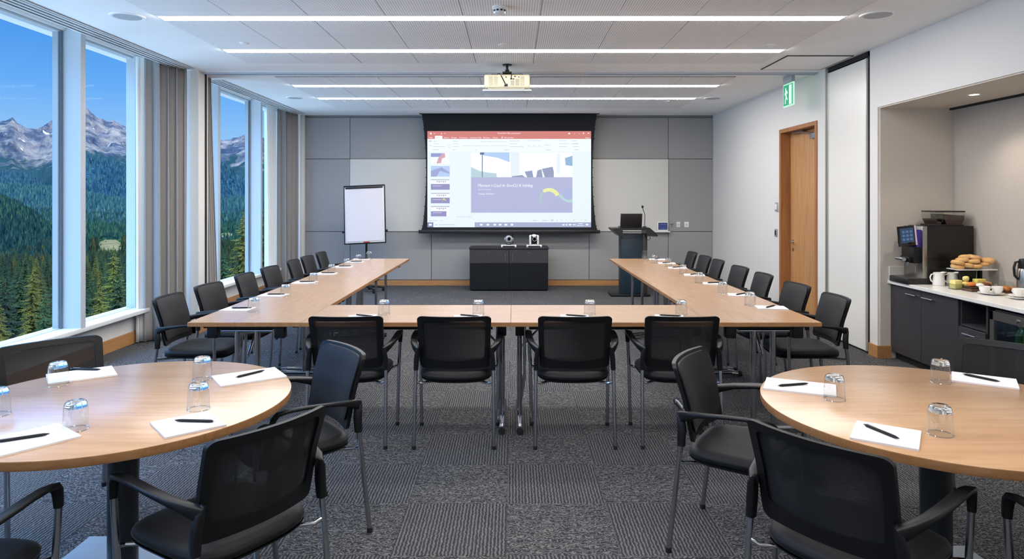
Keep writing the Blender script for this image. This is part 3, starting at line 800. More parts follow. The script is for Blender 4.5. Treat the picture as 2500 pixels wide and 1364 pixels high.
setat([('g', 1.465, 2.317, 'on the right round table, nearest the viewer'), ('g', 1.293, 2.717, 'on the right round table, at the corner of its left notepad'), ('g', 1.88, 2.97, 'on the right round table, farthest back'),
       ('p', 1.27, 2.30, .205, .20, 57, 'on the front left part of the right round table'), ('p', 1.225, 2.885, .28, .19, -25, 'at the left edge of the right round table'), ('p', 2.085, 2.99, .24, .18, -33, 'at the rear right of the right round table'),
       ('n', 1.26, 2.31, -73, 'on the front left notepad of the right round table'), ('n', 1.20, 2.89, 14, 'on the left notepad of the right round table'), ('n', 2.08, 3.0, -59, 'on the rear notepad of the right round table')], 'right round table')
LG = [(-1.848, 4.82), (-1.866, 5.55), (-1.89, 6.4), (-1.935, 7.22), (-1.94, 7.9), (-1.93, 8.45), (-1.90, 8.93)]
RG = [(1.79, 5.1), (1.78, 5.73), (1.78, 6.45), (1.81, 7.19), (1.83, 7.95), (1.76, 8.4)]
LP = [(-1.99, 4.90), (-1.985, 5.6), (-1.985, 6.45), (-1.99, 7.2), (-1.99, 7.92), (-1.99, 8.5), (-1.99, 8.9)]
RP = [(1.90, 4.97), (1.90, 5.62), (1.90, 6.37), (1.90, 7.08), (1.90, 7.8), (1.90, 8.35), (1.90, 8.88)]
items = []
for i in range(7):
    items.append(('g', *LG[i], 'on the window-side wing of the U, %s' % ORD[i]))
    items.append(('p', *LP[i], .21, .15, random.uniform(-6, 6), 'on the window-side wing of the U, %s' % ORD[i]))
    items.append(('n', LP[i][0] + .02, LP[i][1] + .01, 5 + random.uniform(-4, 8), 'on the %s notepad of the window-side wing' % ORD[i]))
setat(items, 'window-side wing')
items = []
for i in range(7):
    if i < 6: items.append(('g', *RG[i], 'on the door-side wing of the U, %s' % ORD[i]))
    items.append(('p', *RP[i], .21, .15, random.uniform(-14, -4), 'on the door-side wing of the U, %s' % ORD[i]))
    items.append(('n', RP[i][0] + .0, RP[i][1] + .01, random.uniform(15, 60), 'on the %s notepad of the door-side wing' % ORD[i]))
setat(items, 'door-side wing')
items = []
for i, (gx, px_) in enumerate(((-.897, -1.017), (-.24, -.304), (.537, .42), (1.174, 1.06))):
    l = ('leftmost', 'second from left', 'third from left', 'rightmost')[i]
    items.append(('g', gx, 4.71, 'on the front of the U, %s' % l)); items.append(('p', px_, 4.58, .19, .14, (12, 3, -2, -10)[i], 'on the front of the U, %s' % l)); items.append(('n', px_ + .01, 4.59, (-25, -22, -18, -14)[i], 'on the %s notepad at the front of the U' % l))
setat(items, 'front of the U')
# the one tall upright glass at the far end of the door-side wing
t = MB(); t.lathe([(0, 0), (.026, 0), (.034, .03), (.036, .08), (.033, .118), (.0315, .118), (.034, .08), (.032, .03), (.024, .008), (0, .008)], 36)
o = t.obj('water_glass', cup_glass, smooth=60, loc=(1.74, 8.93, TZ)); tag(o, 'tall clear glass standing upright at the far end of the door-side wing', 'glass')
for q in (GL, PD, PN): drop(q)
KIDS.clear()
# ================================================================ PRESENTATION WALL
# tab-tensioned screen: black fabric drop, tapered in at the sides
YS = 11.72
sx = lambda px: (px - 1252) * YS / F
sz = lambda py: EYE - (py - 483) * YS / F
scr = thing('projection_screen', 'large tab-tensioned projection screen showing a slide program, on the far wall', 'projection screen', ((sx(1243)), YS, sz(568)))
ox, oz = scr.location.x, scr.location.z
def sl(px, py): return (sx(px) - ox, sz(py) - oz)
t = MB()
n = 24
L_ = []; R_ = []
for k in range(n + 1):
    v = k / n; py = 279 + (563 - 279) * v
    bow = math.sin(PI * v) ** .8
    L_.append((sx(1030 + 10.5 * bow - (2 if v > .97 else 0)) - ox, sz(py) - oz)); R_.append((sx(1457 - 10.5 * bow + (2 if v > .97 else 0)) - ox, sz(py) - oz))
pts = L_ + R_[::-1]
t.prism(pts, 0, .004, lambda x, y, z: (x, z, y)); t.obj('screen_fabric', black_screen, scr)
t = MB()
for k in range(1, n, 2):      # little tension tabs down both sides
    for (x, z), s in ((L_[k], -1), (R_[k], 1)): t.box(x - .006 + s * .008, x + .006 + s * .008, -.004, .008, z - .008, z + .008, bev=.002)
t.obj('tension_tab', black_plastic, scr)['kind'] = 'stuff'
t = MB(); t.box(sx(1022) - ox, sx(1465) - ox, -.03, .025, sz(569.5) - oz, sz(561) - oz, bev=.008); t.obj('bottom_bar', P('bar_black', (30, 30, 33), .4), scr)
t = MB(); t.box(sx(1024) - ox, sx(1463) - ox, -.05, .07, ZC - .004 - oz, ZC + .01 - oz); t.obj('ceiling_slot', shadow_gap, scr, smooth=0)
SI = 1.0
def er(name, x0, y0, x1, y1, rgb, lay, par=scr, s=SI):
    t = MB(); a = sl(x0, y0); c = sl(x1, y1); t.box(a[0], c[0], -.0012 * lay - .0012, -.0012 * lay + .0, c[1], a[1])
    return t.obj(name, EM('proj_%d_%d_%d' % rgb, rgb, s), par, smooth=0)
pic = er('projected_picture', 1043.5, 320, 1443, 554.5, (226, 238, 252), 1)
def rects(name, lst, rgb, lay, par=pic):
    t = MB()
    for x0, y0, x1, y1 in lst:
        a = sl(x0, y0); c = sl(x1, y1); t.box(a[0], c[0], -.0012 * lay - .0012, -.0012 * lay, c[1], a[1])
    return t.obj(name, EM('proj_%d_%d_%d' % rgb, rgb, SI), par, smooth=0)
def polys(name, lst, rgb, lay, par=pic):
    t = MB()
    for p in lst: t.prism([sl(*q) for q in p], 0, .0012, lambda x, y, z: (x, -.0012 * lay - z, y))
    return t.obj(name, EM('proj_%d_%d_%d' % rgb, rgb, SI), par, smooth=0)
def text(name, s, px, py, hpx, rgb, lay, wpx=None, par=pic, italic=0.0, ob=None):
    cu = bpy.data.curves.new(name, 'FONT'); cu.body = s; cu.size = 1.0; cu.shear = italic; cu.extrude = 0
    o = bpy.data.objects.new(name, cu); COL.objects.link(o)
    dg = bpy.context.evaluated_depsgraph_get(); me = bpy.data.meshes.new_from_object(o.evaluated_get(dg)); bpy.data.objects.remove(o)
    xs = [v.co.x for v in me.vertices]; w = max(xs) - min(xs); x0 = min(xs)
    k = hpx * YS / F
    kx = (wpx * YS / F) / w if wpx else k
    a = sl(px, py)
    for v in me.vertices: v.co = Vector((a[0] + (v.co.x - x0) * kx, -.0012 * lay - .0008, a[1] + v.co.y * k))
    me.materials.append(EM('proj_%d_%d_%d' % rgb, rgb, SI))
    q = bpy.data.objects.new(name, me); COL.objects.link(q); q.parent = par
    return q
rects('ribbon_bar', [(1043.5, 320, 1443, 339)], (206, 122, 116), 2)
rects('ribbon_tab', [(1062, 331.5, 1080, 339)], (250, 250, 252), 3)
rects('ribbon_area', [(1043.5, 339, 1443, 370)], (236, 244, 250), 2)
Wt = (252, 240, 238)
text('title_text', 'PowerPoint Slide presentation', 1215, 327, 5.5, Wt, 4, 56)
for s, x, w in (('File', 1048, 8), ('Insert', 1084, 12), ('Design', 1102, 13), ('Transitions', 1121, 21), ('Animations Slide', 1147, 28), ('Review', 1180, 16), ('View', 1202, 14), ('Tell me what', 1230, 24)):
    text('tab_text', s, x, 337.3, 4.6, Wt, 4, w)
text('tab_text', 'Home', 1065, 337.3, 4.6, (196, 170, 176), 5, 12)
text('tab_text', 'Share', 1429, 337.8, 4.6, Wt, 4, 11)
for q_ in [(1050, 324, 1054, 328), (1059, 325.5, 1062, 326.5), (1077, 325, 1079, 327.5), (1085, 325, 1087, 326.5), (1387, 324.5, 1392, 327.5), (1401, 326, 1404, 326.8), (1412, 326, 1415, 326.8), (1423, 324, 1426, 327), (1435, 324, 1438, 326.5), (1225, 333, 1227, 337.5)]: rects('window_icon', [q_], Wt, 4)
random.seed(3)
g = [(1047, 343, 1054, 346), (1048, 354.5, 1055, 356), (1058, 344, 1068, 345), (1059, 350.5, 1072, 351.5), (1058, 357, 1086, 358.4), (1092, 353.5, 1102, 354.5), (1092, 359, 1100, 360), (1105, 344, 1120, 345), (1106, 350, 1119, 351), (1105, 357, 1122, 358)]
for k in range(34): g.append((1130 + k * 3.3, 354.8, 1130 + k * 3.3 + 1.6, 356.8))
for k in range(14): g.append((1174 + k * 4.6, 344.5, 1174 + k * 4.6 + 2, 347))
g += [(1243, 343.5, 1270, 344.6), (1243, 350.4, 1262, 351.4), (1244, 357.2, 1278, 358.4), (1287, 343, 1322, 344), (1330, 353.5, 1344, 354.6), (1365, 343, 1382, 344), (1366, 350, 1388, 351), (1366, 357, 1386, 358.2), (1397, 343.2, 1408, 344.6), (1396, 349.8, 1413, 351.6), (1400, 357, 1413, 358.2)]
for k in range(9): g.append((1288 + k * 4.4, 355 + (k % 3), 1288 + k * 4.4 + 1.5, 357.6 + (k % 2)))
rects('ribbon_markings', g, (196, 200, 208), 3)
rects('ribbon_captions', [(1057, 365, 1072, 366.3), (1105, 365, 1112, 366.3), (1160, 365, 1163, 366.5), (1231, 365, 1244, 366.3), (1333, 365, 1345, 366.3), (1402, 365, 1413, 366.3)], (190, 196, 204), 3)
# thumbnails
def thumb(y0, y1, kind):
    x0, x1 = 1052, 1098; h = y1 - y0
    r = er('slide_thumbnail', x0, y0, x1, y1, (238, 242, 250), 3, pic)
    if kind == 0:
        rects('thumbnail_sky', [(x0, y0, x1 - 14, y0 + 9)], (140, 150, 200), 4, r); polys('thumbnail_figure', [[(1080, y0), (1086, y0), (1087, y0 + 10), (1079, y0 + 13), (1077, y0 + 24), (1066, y0 + 25), (1070, y0 + 12)]], (206, 160, 176), 5, r)
    elif kind == 1:
        rects('thumbnail_sky', [(x0, y0, x1, y1)], (176, 200, 236), 4, r); polys('thumbnail_roof', [[(x0, y0 + 12), (1078, y0 + 3), (x1, y0 + 16), (x1, y0 + 19), (1074, y0 + 12), (1066, y1), (x0, y1)]], (150, 160, 206), 5, r)
    else:
        f = .45 if kind < 4 else .5
        rects('thumbnail_panel', [(x0, y0 + h * f, x1 - (8 if kind == 4 else 0), y1)], (142, 140, 186), 4, r)
        rects('thumbnail_picture', [(x0, y0, x1, y0 + 2)] + [(x0 + 14 + 5 * k, y0 + 4, x0 + 17 + 5 * k, y0 + 7 + k % 2) for k in range(5)], (170, 178, 196), 4, r)
        rects('thumbnail_text', [(x0 + 5, y0 + h * .62, x0 + 26, y0 + h * .66)], (226, 222, 240), 5, r)
        if kind == 3: polys('thumbnail_curve', [[(1080, y0 + 16), (1084, y0 + 12), (1089, y0 + 18), (1087, y0 + 19), (1084, y0 + 15), (1081, y0 + 19)]], (216, 220, 130), 6, r)
thumb(374, 400, 0); thumb(405, 431, 1); thumb(437.5, 463, 2); thumb(471, 496, 3); thumb(503, 528, 4)
# the big slide
sld = er('slide_page', 1150, 372, 1397.5, 519, (244, 249, 253), 3, pic)
rects('slide_panel', [(1150, 432.5, 1397.5, 519)], (172, 176, 212), 4, sld)
polys('slide_sky', [[(1172, 372), (1244, 372), (1244, 396), (1215, 385), (1172, 378)]], (172, 200, 238), 4, sld)
polys('slide_hills', [[(1150, 407), (1158, 411), (1170, 417), (1190, 421), (1212, 423), (1213, 432.5), (1150, 432.5)]], (178, 204, 214), 4, sld)
rects('slide_mast', [(1176.5, 372, 1178.5, 432.5), (1172, 372, 1182, 377)], (92, 110, 140), 5, sld)
rects('slide_column', [(1247, 372, 1268, 432.5)], (222, 233, 240), 4, sld)
polys('slide_chairs', [[(1281, 419), (1299, 416), (1302, 432.5), (1287, 432.5)], [(1312, 416), (1322, 413), (1325, 432.5), (1309, 432.5)], [(1323, 412), (1349, 407), (1352, 419), (1352, 432.5), (1330, 432.5)], [(1250, 430), (1275, 427), (1282, 432.5), (1250, 432.5)]], (140, 152, 184), 5, sld)
polys('slide_picture', [[(1379, 386), (1397.5, 380), (1397.5, 405), (1381, 403)]], (140, 176, 210), 5, sld)
rects('slide_wall', [(1359, 374, 1367, 425)], (226, 234, 242), 4, sld)
def arc(cx, cy, rx, ry, a0, a1, w0, w1, n=22):
    o_, i_ = [], []
    for k in range(n + 1):
        f = k / n; a = R(a0 + (a1 - a0) * f); w = w0 + (w1 - w0) * f
        o_.append((cx + (rx + w / 2) * math.cos(a), cy - (ry + w / 2) * math.sin(a))); i_.append((cx + (rx - w / 2) * math.cos(a), cy - (ry - w / 2) * math.sin(a)))
    return [[o_[k], o_[k + 1], i_[k + 1], i_[k]] for k in range(n)]
polys('slide_curve_green', arc(1340, 486, 21, 23, 225, 120, 1.5, 7), (166, 196, 190), 5, sld)
polys('slide_curve_yellow', arc(1340, 486, 23, 23, 125, 22, 8, 10), (226, 232, 160), 6, sld)
polys('slide_curve_tail', [[(1364, 478), (1369, 474), (1378, 484), (1388, 488), (1397.5, 485), (1397.5, 494), (1386, 494), (1374, 488)]], (172, 208, 208), 5, sld)
polys('slide_curve_blue', [[(1371, 474), (1378, 464), (1389, 460), (1397.5, 459), (1397.5, 484), (1388, 487), (1378, 482)]], (164, 176, 216), 5, sld)
text('slide_title', 'Microsot t Coud Ar ExroCLI & Velidieg', 1167, 456, 10.5, (246, 246, 252), 6, 134, sld, .25)
text('slide_subtitle', 'and security', 1167.5, 464, 6, (226, 226, 244), 6, 31, sld, .2)
text('slide_author', 'Firstup Webinar', 1167, 475, 6.5, (240, 240, 252), 6, 40, sld, .2)
text('status_text', 'Notes & slides', 1115, 530.5, 5.5, (196, 200, 212), 3, 36)
rects('status_markings', [(1300, 537, 1312, 538.5), (1324, 537, 1337, 538.5), (1345, 535.5, 1351, 539), (1359, 536, 1361, 539), (1370, 536, 1372, 538), (1381, 536, 1383, 538), (1400, 535, 1402, 539), (1418, 536.5, 1421, 537.5), (1428, 536, 1431, 538), (1047, 538, 1068, 539.2), (1076, 538, 1082, 539.2)], (190, 200, 210), 3)
rects('taskbar', [(1159, 542.5, 1443, 554.5)], (160, 168, 200), 2)
rects('taskbar', [(1043.5, 542.5, 1058, 554.5)], (120, 136, 180), 2)
rects('taskbar_markings', [(1047, 546, 1054, 550.5)] + [(x, 546, x + 6, 550.5) for x in (1172, 1188, 1205, 1218, 1232, 1247)] + [(1373, 547, 1378, 550), (1381, 547, 1385, 550), (1389, 546.5, 1395, 550), (1399, 547, 1405, 549.5), (1412, 545, 1423, 546.6), (1408, 549.5, 1425, 550.8), (1430, 546, 1436, 550)], (236, 240, 250), 4)
rects('taskbar_markings', [(1063, 547, 1067, 549.5), (1071, 547.6, 1112, 549)], (180, 188, 206), 4)

# ---- low AV cabinet
cab = thing('media_cabinet', 'low near-black two-door media cabinet standing under the screen', 'cabinet', (-.065, 11.51, 0))
t = MB(); t.box(-.655, .655, -.23, .25, .012, .695, bev=.003, seg=1); t.obj('body', dark_cab2, cab)
t = MB(); t.box(-.665, .665, -.26, .26, .695, .722, bev=.004, seg=1); t.obj('top', P('cab_top', (44, 44, 50), .3), cab)
for s in (-1, 1):
    t = MB(); t.box(min(s * .004, s * .648), max(s * .004, s * .648), -.25, -.231, .018, .455, bev=.002, seg=1); t.obj('door', P('door_black', (14, 18, 24), .3), cab)
    t = MB(); t.box(min(s * .004, s * .648), max(s * .004, s * .648), -.25, -.231, .463, .69, bev=.002, seg=1); dr = t.obj('drawer', P('drawer_grey', (52, 50, 54), .45), cab)
    t = MB(); t.tube([(s * .06, -.25, .49), (s * .06, -.268, .50), (s * .06, -.268, .62), (s * .06, -.25, .63)], .005, 8); t.obj('handle', grey_metal, dr)
    t = MB(); t.tube([(s * .33, -.249, .64), (s * .33, -.254, .64)], .008, 12); t.obj('lock', grey_metal, dr)
def camera_unit(x, y, lab, kind):
    r = thing('conference_camera', lab, 'camera', (x, y, .722), 0, 'cameras on the media cabinet')
    bodym = white_pl if kind else P('cam_silver', (178, 182, 186), .35, .3)
    t = MB(); t.box(-.13, .13, -.06, .06, .018, .034, bev=.008); t.box(-.13, -.10, -.06, .06, 0, .03, bev=.006); t.box(.10, .13, -.06, .06, 0, .03, bev=.006); t.obj('base', white_pl, r)
    t = MB(); t.box(-.095, .095, -.064, -.02, .001, .017, bev=.004); t.obj('base_front', black_plastic, r)
    if kind:
        t = MB(); t.tube([(0, .0, .034), (0, 0, .044)], .05, 28)
        for s in (-1, 1): t.box(s * .048, s * .082, -.05, .05, .036, .20, bev=.016, seg=3)
        t.box(-.07, .07, .0, .05, .05, .20, bev=.02, seg=3)
        t.obj('fork', white_pl, r)
        t = MB(); t.box(-.046, .046, -.045, .02, .05, .20, bev=.02, seg=3); t.obj('head', P('cam_black', (24, 24, 27), .25), r)
        t = MB(); t.ball((0, -.01, .185), .045, .048, .03); t.obj('cap', white_pl, r)
        z = .135
    else:
        t = MB(); t.lathe([(0, .034), (.045, .034), (.05, .05), (.04, .075), (0, .08)], 28); t.obj('fork', P('cam_dark', (48, 50, 54), .4), r)
        t = MB(); t.ball((0, 0, .13), .066, .062, .064, 28, 18); t.obj('head', bodym, r, smooth=180)
        t = MB()
        for s in (-1, 1): t.tube([(s * .06, 0, .125), (s * .076, 0, .125)], .03, 20)
        t.obj('hinge', P('cam_hinge', (140, 146, 152), .4, .2), r)
        z = .138
    t = MB(); t.tube([(.006, -.045, z), (.006, -.074, z)], .036, 28); t.obj('lens_ring', P('lens_ring', (196, 198, 200), .3, .5), r)
    t = MB(); t.tube([(.006, -.07, z), (.006, -.0765, z)], .029, 28); t.obj('lens', P('lens_black', (8, 8, 12), .08), r)
camera_unit(-.068, 11.45, 'silver ball-headed conference camera on the cabinet, the left one', 0)
camera_unit(.36, 11.45, 'white fork-mounted conference camera on the cabinet, the right one', 1)

# ---- flip chart
fy = 11.15
fc = thing('flip_chart', 'white flip chart with black frame on a single black pole, left of the screen', 'flip chart', (-2.44, fy, 0))
ti = Matrix.Translation((0, -.02, 1.28)) @ Matrix.Rotation(R(-2.6), 4, 'Y') @ Matrix.Rotation(R(-7), 4, 'X')
def mx(M, x0, x1, y0, y1, z0, z1, b=0): 
    t = MB(); t.box(x0, x1, y0, y1, z0, z1, bev=b, mat=M); return t
mx(ti, -.33, .33, 0, .018, -.47, .47, .003).obj('board', P('board_white', (214, 214, 214), .35), fc)
t = MB()
for a in ((-.342, -.326, -.476, .482), (.326, .342, -.476, .482)): t.box(a[0], a[1], -.008, .026, a[2], a[3], bev=.005, mat=ti)
t.box(-.342, .342, -.01, .026, .462, .486, bev=.005, mat=ti); t.box(-.342, .342, -.03, .026, -.486, -.466, bev=.005, mat=ti); t.obj('board_frame', black_plastic, fc)
t = MB(); t.box(-.31, .31, -.02, -.006, .43, .455, bev=.004, mat=ti); t.obj('paper_clamp', black_plastic, fc)
t = MB(); t.box(-.298, .302, -.007, .0, -.44, .435, mat=ti); t.obj('paper_pad', P('flip_paper', (206, 201, 204), .75), fc, smooth=0)
t = MB()
for s in (-1, 1): t.tube([ti @ Vector((s * .345, .0, -.28)), ti @ Vector((s * .372, 0, -.28))], .017, 14)
t.obj('knob', black_plastic, fc)
t = MB(); t.tube([(.02, .02, .08), (.02, .02, .82), (.0, .03, 1.25)], .018, 14); t.tube([(.02, .02, .5), (.02, .02, .54)], .026, 14); t.obj('pole', black_plastic, fc)
t = MB()
for k in range(5):
    a = R(20 + 72 * k); c, s = math.cos(a), math.sin(a)
    t.tube([(.02, .02, .095), (.02 + .14 * c, .02 + .14 * s, .085), (.02 + .29 * c, .02 + .29 * s, .06)], .018, 12, radii=[.024, .02, .014])
    t.tube([(.02 + .28 * c - .018 * s, .02 + .28 * s + .018 * c, .027), (.02 + .28 * c + .018 * s, .02 + .28 * s - .018 * c, .027)], .027, 14)
t.obj('star_base', black_plastic, fc)
t = MB(); t.tube([ti @ Vector((-.02, -.028, -.458)), ti @ Vector((.08, -.028, -.458))], .009, 10)
m = t.obj('marker_pen', P('marker_red', (190, 60, 50), .5)); m.location = fc.location; tag(m, 'small red marker pen on the flip chart tray', 'marker')

# ---- lectern with laptop and microphone
le = thing('lectern', 'dark lectern with flared top and side wings, right of the screen', 'lectern', (1.90, 10.72, 0))
t = MB(); t.box(-.185, .165, -.02, .24, .035, .98, bev=.006); t.obj('column', P('lectern_blue', (22, 44, 58), .45), le)
t = MB(); t.box(.165, .235, .0, .24, .035, .98, bev=.006); t.obj('side_panel', P('lectern_side', (58, 54, 52), .4), le)
t = MB(); t.box(-.36, .26, -.12, .26, .0, .035, bev=.01); t.obj('base', black_plastic, le)
t = MB(); t.prism([(-.355, 1.075), (-.33, 1.04), (-.235, .955), (-.18, .945), (-.18, 1.045), (.19, 1.045), (.19, .955), (.36, .945), (.37, .97), (.24, 1.085)], -.16, .27, lambda x, z, y: (x, y, z)); t.obj('top', P('lectern_top', (36, 34, 34), .35), le)
lp = thing('laptop', 'open dark laptop on the lectern, seen from behind its lid', 'laptop', (1.86, 10.74, 1.0855))
t = MB(); t.box(-.17, .17, -.10, .13, 0, .014, bev=.004); t.obj('keyboard_base', P('laptop_dark', (34, 32, 34), .35, .3), lp)
t = MB(); t.box(-.17, .17, -.004, .004, 0, .215, bev=.003, mat=Matrix.Translation((0, -.10, .01)) @ Matrix.Rotation(R(14), 4, 'X')); t.obj('lid', P('laptop_lid', (46, 42, 44), .35, .3), lp)
t = MB(); t.prism(rrect(.05, .012, .005), 0, .001, lambda x, y, z: (x, -.108 - z - y * .2 + .0, .075 + y)); t.obj('badge', P('badge', (110, 104, 104), .4, .4), lp)
mc = thing('gooseneck_microphone', 'black gooseneck microphone rising from the lectern top', 'microphone', (2.09, 10.72, 1.0855))
t = MB(); t.lathe([(0, 0), (.03, 0), (.03, .012), (0, .014)], 24); t.obj('base', black_plastic, mc)
t = MB(); t.tube([(0, 0, .01), (.002, -.01, .12), (.0, -.03, .2), (-.03, -.05, .27), (-.045, -.07, .31)], .005, 8); t.obj('gooseneck', black_plastic, mc)
t = MB(); t.ball((-.048, -.08, .325), .018, .018, .022); t.obj('windscreen', black_rubber, mc, smooth=180)
t = MB(); t.tube([(2.18, 10.86, .98), (2.20, 10.80, .90), (2.17, 10.78, .875), (2.14, 10.80, .89), (2.13, 10.9, .95)], .004, 8)
tag(t.obj('cable', black_rubber), 'short black cable looped under the right wing of the lectern', 'cable')

# ---- touch panel, shelf and switches on the back wall
sy = YB - .018
px2 = lambda px: (px - 1252) * sy / F; pz2 = lambda py: EYE - (py - 483) * sy / F
t = MB(); t.box(px2(1597), px2(1634), sy - .07, sy, pz2(566.5), pz2(563.5), bev=.003); tag(t.obj('wall_shelf', white_pl), 'thin white pen shelf below the whiteboard corner, holding the touch panel', 'shelf')
tp = thing('touch_panel', 'small blue touch control screen with white surround beside the whiteboard edge', 'control panel', (px2(1617), sy - .025, pz2(563.2)))
t = MB(); t.box(-.095, .095, -.02, .0, 0, .16, bev=.006); t.obj('surround', white_pl, tp)
t = MB(); t.box(-.08, .08, -.024, -.019, .022, .145, bev=.002); t.obj('bezel', black_plastic, tp)
t = MB(); t.box(-.072, .072, -.026, -.023, .03, .137); t.obj('display', EM('panel_blue', (40, 56, 128), .7), tp, smooth=0)
t = MB()
for k in range(5): t.box(-.05 + .022 * k, -.038 + .022 * k, -.0272, -.0255, .045, .051)
t.box(-.06, .06, -.0272, -.0255, .112, .115); t.obj('display_icon', EM('panel_icon', (150, 165, 220), .8), tp, smooth=0)
for px, w, lab in ((1656.5, .065, 'white square wall switch right of the whiteboard, the left one'), (1676.5, .08, 'white square wall thermostat right of the whiteboard, the right one')):
    r = thing('wall_switch', lab, 'switch', (px2(px), YB, pz2(548)), 0, 'switches on the grey wall')
    t = MB(); t.box(-w / 2, w / 2, -.014, 0, -.048, .048, bev=.004); t.obj('plate', white_pl, r)
    t = MB(); t.box(-w * .3, w * .3, -.018, -.013, -.02, .02, bev=.002); t.obj('rocker', P('switch_inner', (206, 206, 206), .4), r)
t = MB(); t.tube([(px2(1640), YB, pz2(550)), (px2(1640), YB - .02, pz2(550)), (px2(1641), YB - .02, pz2(554))], .004, 8); t.box(px2(1636), px2(1645), YB - .008, YB, pz2(548), pz2(546), bev=.001)
tag(t.obj('wall_hook', P('hook_brass', (120, 104, 80), .4, .6)), 'tiny brass hook on the grey wall between whiteboard and switch', 'hook')

# ---- projector on its ceiling pole
pj = thing('ceiling_projector', 'cream projector on a black pole mount hanging from the ceiling', 'projector', (-.062, 7.40, ZC))
t = MB(); t.tube([(-.0, 0, 0), (0, 0, -.012)], .05, 24); t.tube([(0, 0, 0), (0, 0, -.09)], .013, 14); t.tube([(0, 0, -.06), (0, 0, -.085)], .022, 16); t.obj('pole', black_plastic, pj)
t = MB(); t.box(-.05, .05, -.05, .05, -.105, -.085, bev=.004); t.box(-.17, .17, -.012, .012, -.118, -.104, bev=.003); t.box(-.012, .012, -.12, .12, -.118, -.104, bev=.003)
for s in (-1, 1): t.tube([(s * .165, 0, -.112), (s * .18, -.03, -.118), (s * .195, -.06, -.14)], .007, 8); t.tube([(s * .165, 0, -.112), (s * .17, .06, -.14)], .007, 8)
t.obj('mount_plate', black_plastic, pj)
t = MB(); t.box(-.245, .245, -.19, .19, -.285, -.14, bev=.022, seg=4); bd = t.obj('body', cream_pl, pj)
def vent(x0, x1, z0, z1):
    t = MB(); t.box(x0, x1, -.1915, -.1895, z0, z1); v = t.obj('vent', P('vent_dark', (150, 142, 122), .6), pj, smooth=0)
    t = MB(); k = 9
    for i in range(k): z = z0 + (z1 - z0) * (i + .5) / k; t.box(x0, x1, -.194, -.191, z - .0028, z + .0028)
    t.obj('vent_slat', cream_pl, v, smooth=0)
vent(-.195, -.153, -.262, -.162); vent(-.14, -.098, -.262, -.162); vent(.14, .185, -.262, -.162)
t = MB(); t.box(-.075, .13, -.1905, -.1885, -.262, -.158); t.obj('port_panel', P('port_panel', (208, 198, 172), .5), pj, smooth=0)
t = MB()
for x, z, w in ((-.01, -.172, .012), (.085, -.165, .016), (.045, -.19, .022), (.07, -.192, .016), (.0, -.25, .018), (.125, -.17, .01)): t.box(x - w / 2, x + w / 2, -.196, -.19, z - .006, z + .006, bev=.002)
t.obj('port', black_plastic, pj)
t = MB(); t.box(.04, .078, -.193, -.19, -.262, -.205); t.box(.09, .13, -.193, -.19, -.262, -.19); t.obj('port_cover', P('vent_dark2', (158, 150, 130), .6), pj, smooth=0)
t = MB(); t.tube([(-.105, -.04, -.112), (-.08, -.16, -.128), (-.055, -.20, -.17), (-.015, -.203, -.25), (-.01, -.197, -.262)], .0055, 8); t.box(-.03, .008, -.206, -.19, -.268, -.255, bev=.003); t.tube([(.16, -.12, -.138), (.06, -.17, -.135), (.047, -.2, -.15), (.046, -.198, -.19)], .0045, 8); t.obj('power_cable', black_rubber, pj)
t = MB(); t.box(-.205, .19, -.185, .15, -.30, -.283, bev=.006); t.obj('lower_shell', P('shell_grey', (150, 146, 130), .5), pj)
t = MB(); t.box(-.262, .262, -.195, .33, -.318, -.304, bev=.004); t.obj('tray', P('tray_white', (206, 220, 228), .4), pj)
t = MB()
for s in (-1, 1): t.box(s * .24 - .01, s * .24 + .01, -.02, .02, -.306, -.28)
t.obj('tray_hanger', grey_metal, pj, smooth=0)
# ================================================================ CATERING NICHE
CZ, CX = .757, 3.63        # worktop height and its front edge
t = MB(); t.box(CX, NXB, NY0 + .012, NY1 - .012, CZ - .032, CZ, bev=.003, seg=1)
tag(t.obj('worktop', worktop_m), 'white stone worktop running along the catering niche', 'worktop')
t = MB(); t.box(CX + .01, NXB, NY1 - .030, NY1 - .012, CZ, CZ + .13, bev=.002, seg=1); tag(t.obj('backsplash', P('backsplash', (212, 206, 196), .3)), 'low pale backsplash at the far end of the worktop', 'backsplash')
fx = CX + .03
def cabinet(y0, y1, name, lab):
    return thing(name, lab, 'cabinet', (fx, (y0 + y1) / 2, 0), 0, 'dark cabinets in the niche')
def carcass(r, y0, y1, z0=.07, z1=CZ - .034):
    h = (y1 - y0) / 2
    t = MB(); t.box(.02, .58, -h + .001, -h + .018, z0, z1); t.box(.02, .58, h - .018, h - .001, z0, z1); t.box(.02, .58, -h, h, z0, z0 + .018); t.box(.565, .58, -h + .002, h - .002, z0, z1); t.box(.02, .58, -h + .002, h - .002, z1 - .018, z1)
    t.obj('carcass', dark_cab, r, smooth=0)
    t = MB(); t.box(.05, .58, -h + .001, h - .001, 0, z0); t.obj('plinth', plinth_m, r, smooth=0)
def bar_handle(par, y, z, L=.13):
    t = MB(); t.tube([(0, y - L / 2, z), (-.022, y - L / 2, z), ], .004, 8); t.tube([(0, y + L / 2, z), (-.022, y + L / 2, z)], .004, 8); t.tube([(-.024, y - L / 2 - .012, z), (-.024, y + L / 2 + .012, z)], .0055, 10)
    t.obj('handle', chrome_b, par)
def door(r, y0, y1, z0, z1, hy):
    t = MB(); t.box(0, .018, y0 + .002, y1 - .002, z0, z1, bev=.0015, seg=1); d = t.obj('door', dark_cab, r)
    bar_handle(d, hy, z1 - .055); return d
ya, yb1, yc, yd = NY1 - .012, 6.06, 5.555, 5.235
